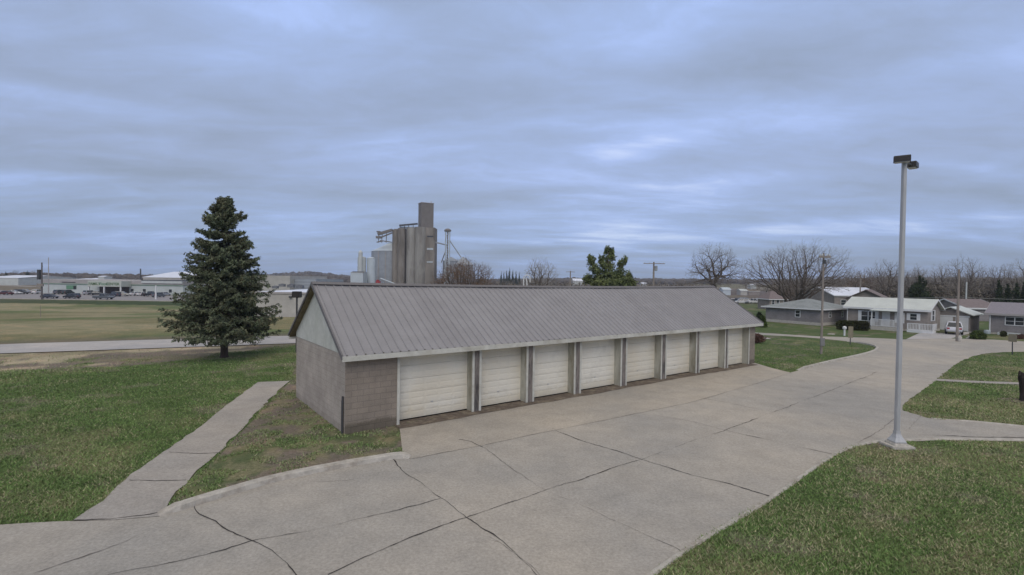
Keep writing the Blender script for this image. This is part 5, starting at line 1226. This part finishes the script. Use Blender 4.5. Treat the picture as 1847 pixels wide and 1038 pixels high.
for cx, w, pt, pe, lab in ((812, 30, 464, 471, 'round steel bin with cone roof at the foot of the lattice tower'), (834, 38, 464, 478, 'wider round steel bin with cone roof right of the lattice tower')):
    t = thing('steel_bin', lab, 'grain bin', (ex(cx), de+4, LOWZ)); rr = w/2*u_
    b = MB(); b.lathe([(rr, -1), (rr, ez(cx, pe))], 28); b.build('wall', M['bin'], t, smooth=True)
    b = MB(); b.lathe([(rr+.3, ez(cx, pe)+.01), (.6, ez(cx, pt)), (.5, ez(cx, pt-.6))], 28); b.build('roof', M['bin'], t)
# white arch above the ridge
q = atd(950, 520, 96); zq = tz(q.x, 96); hA = atd(950, 496.5, 96).z-zq; T = thing('lattice_arch', 'white lattice arch standing above the middle of the garage ridge', 'arch', (q.x, 96, zq))
b = MB(); w = .62
for y in (-.18, .18):
    pts = [(-w, y, 0), (-w, y, hA-.75)]+[(-w*math.cos(t), y, hA-.75+.75*math.sin(t)) for t in np.linspace(.3, math.pi-.3, 8)]+[(w, y, hA-.75), (w, y, hA-1.4)]; b.tube(pts, .10, 6)
    pts = [(-.15, y, hA-.5), (.0, y, hA-1.3), (.35, y, 0)]; b.tube(pts, .11, 6)
b.build('hoop', M['white'], T)
b = MB()
for i in range(12): z = i*(hA-.8)/11; b.bar((-w, -.18, z), (-w+.3, .18, z+.16), .05)
for i in range(8): z = i*(hA-1)/8; b.bar((.3-.04*i, -.18, z), (.3-.04*i, .18, z+.2), .05)
b.build('rungs', M['offwhite'], T)

# ------------------------------------------------------------------ poles, wires, signs
def pole(label, px, pyb, pyt, d=None, r=0.13, arm=0, armw=1.1, tf=False, group=None, mats='poleWood', pxt=None, name='utility_pole', arm_rz=0.0):
    p = at(px, pyb) if d is None else atd(px, pyb, d); d = p.y; z = 0 if pyb > 560 else tz(p.x, d)
    top = atd(px if pxt is None else pxt, pyt, d); H = top.z-z; t = thing(name, label, 'utility pole', (p.x, d, z), arm_rz, group)
    b = MB(); b.tube([(0, 0, -.2), (0, 0, H*.5), (0, 0, H)], [r, r*.85, r*.7], 10); b.build('pole', M[mats], t)
    for k in range(arm):
        b = MB(); b.box(-armw, armw, -r-.11, -r, H-.35-k*.6, H-.22-k*.6); o = b.build('crossarm', M[mats], t)
        for x in (-.9, -.45, .45, .9): i_ = MB(); i_.lathe([(.04, 0), (.06, .06), (.03, .14)], 8, c=(x*armw, -r-.055, H-.22-k*.6)); i_.build('insulator', M['offwhite'], o)
    if tf: b = MB(); b.lathe([(.1, -1.6), (.26, -1.5), (.26, -.75), (.1, -.65)], 12, c=(.42, 0, H)); b.build('transformer', M['bin'], t)
    return t, H, p
p1, H1, q1 = pole('wooden utility pole on the lawn right of the garages, with a grey panel low down', 1481, 639, 457, r=.09, arm=1, armw=.40, pxt=1484)
b = MB(); b.box(-.16, .16, -.16, -.11, .62, 1.22); b.build('panel', M['signwood'], p1)
b = MB(); b.box(-.12, .12, -.14, -.08, H1-.8, H1-.5); b.build('bracket', M['darkmetal'], p1)
p2, H2, q2 = pole('wooden utility pole at the kerb in front of the white hatchback', 1726, 616, 486, r=.12, pxt=1728)
p3, H3, q3 = pole('tall utility pole with transformer right of the pine, above the garage ridge', 1178, 545, 473, d=90, r=.20, arm=1, armw=1.9, tf=True)
pole('small far utility pole right of the pale bare tree', 1028, 540, 489, d=135, r=.2, arm=1, armw=1.2)
p4, H4, q4 = pole('far utility pole between the very wide bare tree and the lamp post', 1551, 545, 496, d=110, r=.17, arm=1, armw=1.3)
p5, H5, q5 = pole('pale utility pole behind the detached garage', 1742, 560, 509, d=86, r=.14, mats='offwhite')
p6, H6, q6 = pole('tall wooden pole with box at the left, in front of the shop corner', 75.5, 541, 474, d=147, r=.24, mats='darkpole', name='utility_pole')
b = MB(); b.box(-1.1, -.45, -.4, .4, H6-5.0, H6-2.1); b.build('equipment_box', M['darkmetal'], p6)
b = MB(); b.box(-.9, .9, -.7, -.3, H6-7.0, H6-6.2); b.build('crossarm', M['poleWood'], p6)
pole('slender pale mast right of the tall wooden pole at left', 87.5, 532, 465, d=185, r=.16, mats='storeband')
pole('dark square topped mast left of the bright white roofed hall', 253.5, 505, 485, d=300, r=.5, mats='darkmetal')
pole('white light post with flared top near the right end of the shop', 281, 538, 515, d=158, r=.27, mats='white')
pole('thin leaning post in the left field', 73, 600, 551, d=60, r=.03)
def wire(a, b, sag_, r, m, name='overhead_wire', label='', group=None):
    mb = MB(); a = Vector(a); b = Vector(b); pts = []
    for i in range(25): t = i/24; p = a.lerp(b, t); pts.append((p.x, p.y, p.z-sag_*4*t*(1-t)))
    mb.tube(pts, r, 5); o = mb.build(name, M[m]); return tag(o, label, 'wire', group)
wa = atd(1560, 534.5, 82); wb = atd(1722, 536, 55); wc = atd(1990, 541, 38)
wire(wa, Vector((q2.x, q2.y, atd(1726, 536, q2.y).z)), .15, .018, 'palewire', label='pale cable from behind the lamp post to the kerb pole')
wire(Vector((q2.x, q2.y, atd(1726, 536, q2.y).z)), wc, .12, .018, 'palewire', label='pale cable from the kerb pole out past the right edge')
wire((q1.x, q1.y, H1-.45), (q4.x, q4.y, tz(q4.x, q4.y)+H4-.3), .5, .012, 'wire', label='thin wire between the lawn pole and the far pole')

# small round mailbox / globe and brown sign
p = at(1523, 606); T = thing('mailbox', 'white post mailbox with a rounded top in front of the dark hedge', 'mailbox', p)
b = MB(); b.box(-.06, .06, -.06, .06, 0, .62); b.build('post', M['white'], T)
b = MB(); b.lathe([(.02, .60), (.15, .66), (.2, .78), (.17, .92), (.06, .98), (.01, .985)], 16); b.build('box', M['white'], T, smooth=True)
p = at(1533.5, 622); T = thing('road_sign', 'tan rectangular sign panel seen from behind, right of the white mailbox', 'sign', p, R(-6)); hh = atd(1533, 589, p.y).z
b = MB(); b.bar((0, 0, 0), (0, 0, hh), .06, .05); b.build('post', M['darkmetal'], T)
b = MB(); b.box(-.20, .20, -.035, -.028, hh-1.0, hh); b.build('panel', M['signback'], T)
p = at(1826, 640); T = thing('road_sign', 'thin post with a narrow tan sign on the right lawn by the street', 'sign', p, R(-70)); hh = atd(1824, 603, p.y).z
b = MB(); b.bar((0, 0, 0), (-.03, 0, hh), .06, .05); b.build('post', M['darkmetal'], T)
b = MB(); b.box(-.26, .26, -.04, -.033, hh-.6, hh); b.build('panel', M['signback'], T)
p = at(1499, 604); b = MB(); b.box(-.35, .35, -.12, .12, 0, .1); small('drain_block', 'small pale concrete block at the street edge right of the lawn pole', 'block', b, 'footpad', p, bevel=.02)
p = at(1731, 616.5); b = MB(); b.lathe([(.16, 0), (.16, .45), (.1, .52)], 10); small('marker_box', 'small pale utility box at the foot of the kerb pole', 'box', b, 'footpad', p, smooth=True)
# stump at the right edge
p = at(1845, 724); T = thing('tree_stump', 'dark ragged tree stump cut by the right edge of the lawn', 'stump', p); hh = atd(1845, 672, p.y).z
rs = random.Random(3); b = MB(); prof = [(.16, -.05), (.12, .1), (.11, hh*.4), (.14, hh*.6), (.19, hh*.8), (.17, hh*.93)]
n = 14; V = []
for r_, z in prof: V += [(math.cos(k*2*math.pi/n)*r_*rs.uniform(.82, 1.2), math.sin(k*2*math.pi/n)*r_*rs.uniform(.82, 1.2), z+(rs.uniform(-.05, .18) if z > hh*.9 else 0)) for k in range(n)]
b.add(V, [(i*n+k, i*n+(k+1) % n, (i+1)*n+(k+1) % n, (i+1)*n+k) for i in range(len(prof)-1) for k in range(n)]+[tuple((len(prof)-1)*n+k for k in range(n))]); b.build('trunk', M['postdark'], T)
b = MB(); b.bar((.05, .0, hh*.7), (.35, .05, hh*1.0), .09, .1); b.bar((-.08, .0, hh*.65), (-.22, -.05, hh*.92), .07, .07); b.build('limb', M['postdark'], T)
mu = [p+Vector((math.cos(a)*(.85+.15*math.sin(3*a)), math.sin(a)*(.7+.1*math.cos(2*a)), 0)) for a in np.linspace(0, 2*math.pi, 24)[:-1]]
sheet('mulch_ring', mu, 0.012, M['dirt'])
pd = at(1600, 806); sheet('bare_soil_patch', [pd+Vector((math.cos(a)*(.5+.1*math.sin(3*a)), math.sin(a)*.35, 0)) for a in np.linspace(0, 2*math.pi, 20)[:-1]], 0.006, M['dirt'])

# ------------------------------------------------------------------ far woods on the hills
nr = np.random.RandomState(12); P = []
A = nr.uniform(R(-52), R(52), 9000); Rr = nr.uniform(620, 1500, 9000); x = Rr*np.sin(A); y = Rr*np.cos(A)
keep = (fbm(x/240+1.3, y/240+7, 4) > 0.46) | (Rr > 1330); x, y, Rr = x[keep], y[keep], Rr[keep]
ph = (1+np.sqrt(5))/2; ico = np.array([(-1,ph,0),(1,ph,0),(-1,-ph,0),(1,-ph,0),(0,-1,ph),(0,1,ph),(0,-1,-ph),(0,1,-ph),(ph,0,-1),(ph,0,1),(-ph,0,-1),(-ph,0,1)])/1.9
icf = np.array([(0,11,5),(0,5,1),(0,1,7),(0,7,10),(0,10,11),(1,5,9),(5,11,4),(11,10,2),(10,7,6),(7,1,8),(3,9,4),(3,4,2),(3,2,6),(3,6,8),(3,8,9),(4,9,5),(2,4,11),(6,2,10),(8,6,7),(9,8,1)])
n = len(x); sc_ = nr.uniform(2.5, 5.5, (n, 1, 1)); V = ico[None]*nr.uniform(.7, 1.3, (n, 12, 1))*sc_*np.array((1.2, 1.2, 1.0)); z = th(x, y)+sc_[:, 0, 0]*.5
V = V+np.stack([x, y, z], -1)[:, None, :]; F = icf[None]+(np.arange(n)*12)[:, None, None]
tag(link('distant_woods', np_mesh('distant_woods', V.reshape(-1, 3), F.reshape(-1, 3), 3, M['farwood'])), 'brown leafless woods covering the low hills on the skyline', 'woods', kind='stuff')

# ------------------------------------------------------------------ lawn grass near the camera
def poly2(L): return [(p[0], p[1]) for p in L]
PAVE = [poly2(main), poly2(pw), poly2(pxpoly([(1690, 684.2), (1838, 690.5), (1990, 700), (1990, 706), (1838, 694.5), (1686, 687.5)])), poly2([GA+ga*s+Vector((-ga.y, ga.x, 0))*w for s, w in ((-.02, -.0), (GL, 0), (GL, GW), (-.02, GW))]),
        poly2([LP+Vector((a, b, 0)) for a, b in ((-.28, -.26), (.28, -.26), (.28, .26), (-.28, .26))])]
def grass():
    nr = np.random.RandomState(77); N = 1100000
    d = 4.0+44.0*nr.random_sample(N)**1.35; tn = nr.uniform(-1.12, 1.12, N); x = d*tn; y = d
    # keep density about even per picture area: thin out with a width weight
    ok = np.ones(N, bool)
    for pl in PAVE: ok &= ~inpoly(x, y, pl)
    ds, side = seg_dist(x, y, STREET); ok &= ((side < 0) & (ds > 3.0)) | (x > 24.6)
    ok &= nr.random_sample(N) > sst(30, 48, y)*0.8
    cn = fbm(x*1.7, y*1.7, 4); inw = inpoly(x, y, WEDGE); ok &= ~(inw & (cn < 0.47)); ok &= ~((x < -9) & (nr.random_sample(N) < 0.93*verge(x, y, ds)))
    x, y = x[ok], y[ok]
    if len(x) > 360000: x, y = x[:360000], y[:360000]
    n = len(x); col = ground_cols(x, y)
    rgt = sst(2, 8, x); straw = nr.random_sample(n) < np.clip(0.10+0.16*rgt+(0.7+0.7*rgt)*(fbm(x*0.8+7, y*0.8+5, 4)-0.47), 0.03, 0.6)
    g = np.where(straw[:, None], np.array((0.36, 0.32, 0.20)), np.array((0.135, 0.215, 0.065)))*nr.uniform(.7, 1.3, (n, 1))*(0.72+0.56*fbm(x*0.35+60, y*0.5+20, 4))[:, None]; col = col*0.7+g*0.7
    h = nr.uniform(.028, .066, n)*(0.7+0.6*fbm(x*1.3+3, y*1.3, 3)); wdt = nr.uniform(.006, .013, n)*(1+y/22); a = nr.uniform(0, 2*np.pi, n); h *= 1-0.5*sst(25, 46, y); lean = nr.normal(0, .7, (n, 2))*h[:, None]
    z = np.zeros(n)
    b0 = np.stack([x-np.cos(a)*wdt, y-np.sin(a)*wdt, z], -1); b1 = np.stack([x+np.cos(a)*wdt, y+np.sin(a)*wdt, z], -1); tp = np.stack([x+lean[:, 0], y+lean[:, 1], z+h], -1)
    V = np.stack([b0, b1, tp], 1).reshape(-1, 3); F = np.arange(3*n).reshape(n, 3)
    tag(link('grass', np_mesh('grass', V, F, 3, M['blade'], np.repeat(col, 3, 0))), 'short patchy lawn grass, green with straw coloured tufts', 'grass', kind='stuff')
M['blade'] = mat('grass_blades', (1, 1, 1), 0.8, 0, spec=0.15, extra=lambda H, c: ATTR(H, 'col'))
grass()
# air between here and the hills
hb = MB(); hb.box(-2600, 2600, -400, 2600, -75, 75); hz_ = hb.build('haze', []); tag(hz_, 'thin grey blue haze', 'haze', kind='stuff')
hm = bpy.data.materials.new('haze'); hm.use_nodes = True; hm.node_tree.nodes.clear(); vo = hm.node_tree.nodes.new('ShaderNodeVolumePrincipled'); oo = hm.node_tree.nodes.new('ShaderNodeOutputMaterial')
vo.inputs['Color'].default_value = (0.75, 0.82, 0.95, 1); vo.inputs['Density'].default_value = 0.00024; hm.node_tree.links.new(vo.outputs[0], oo.inputs['Volume']); hz_.data.materials.append(hm)
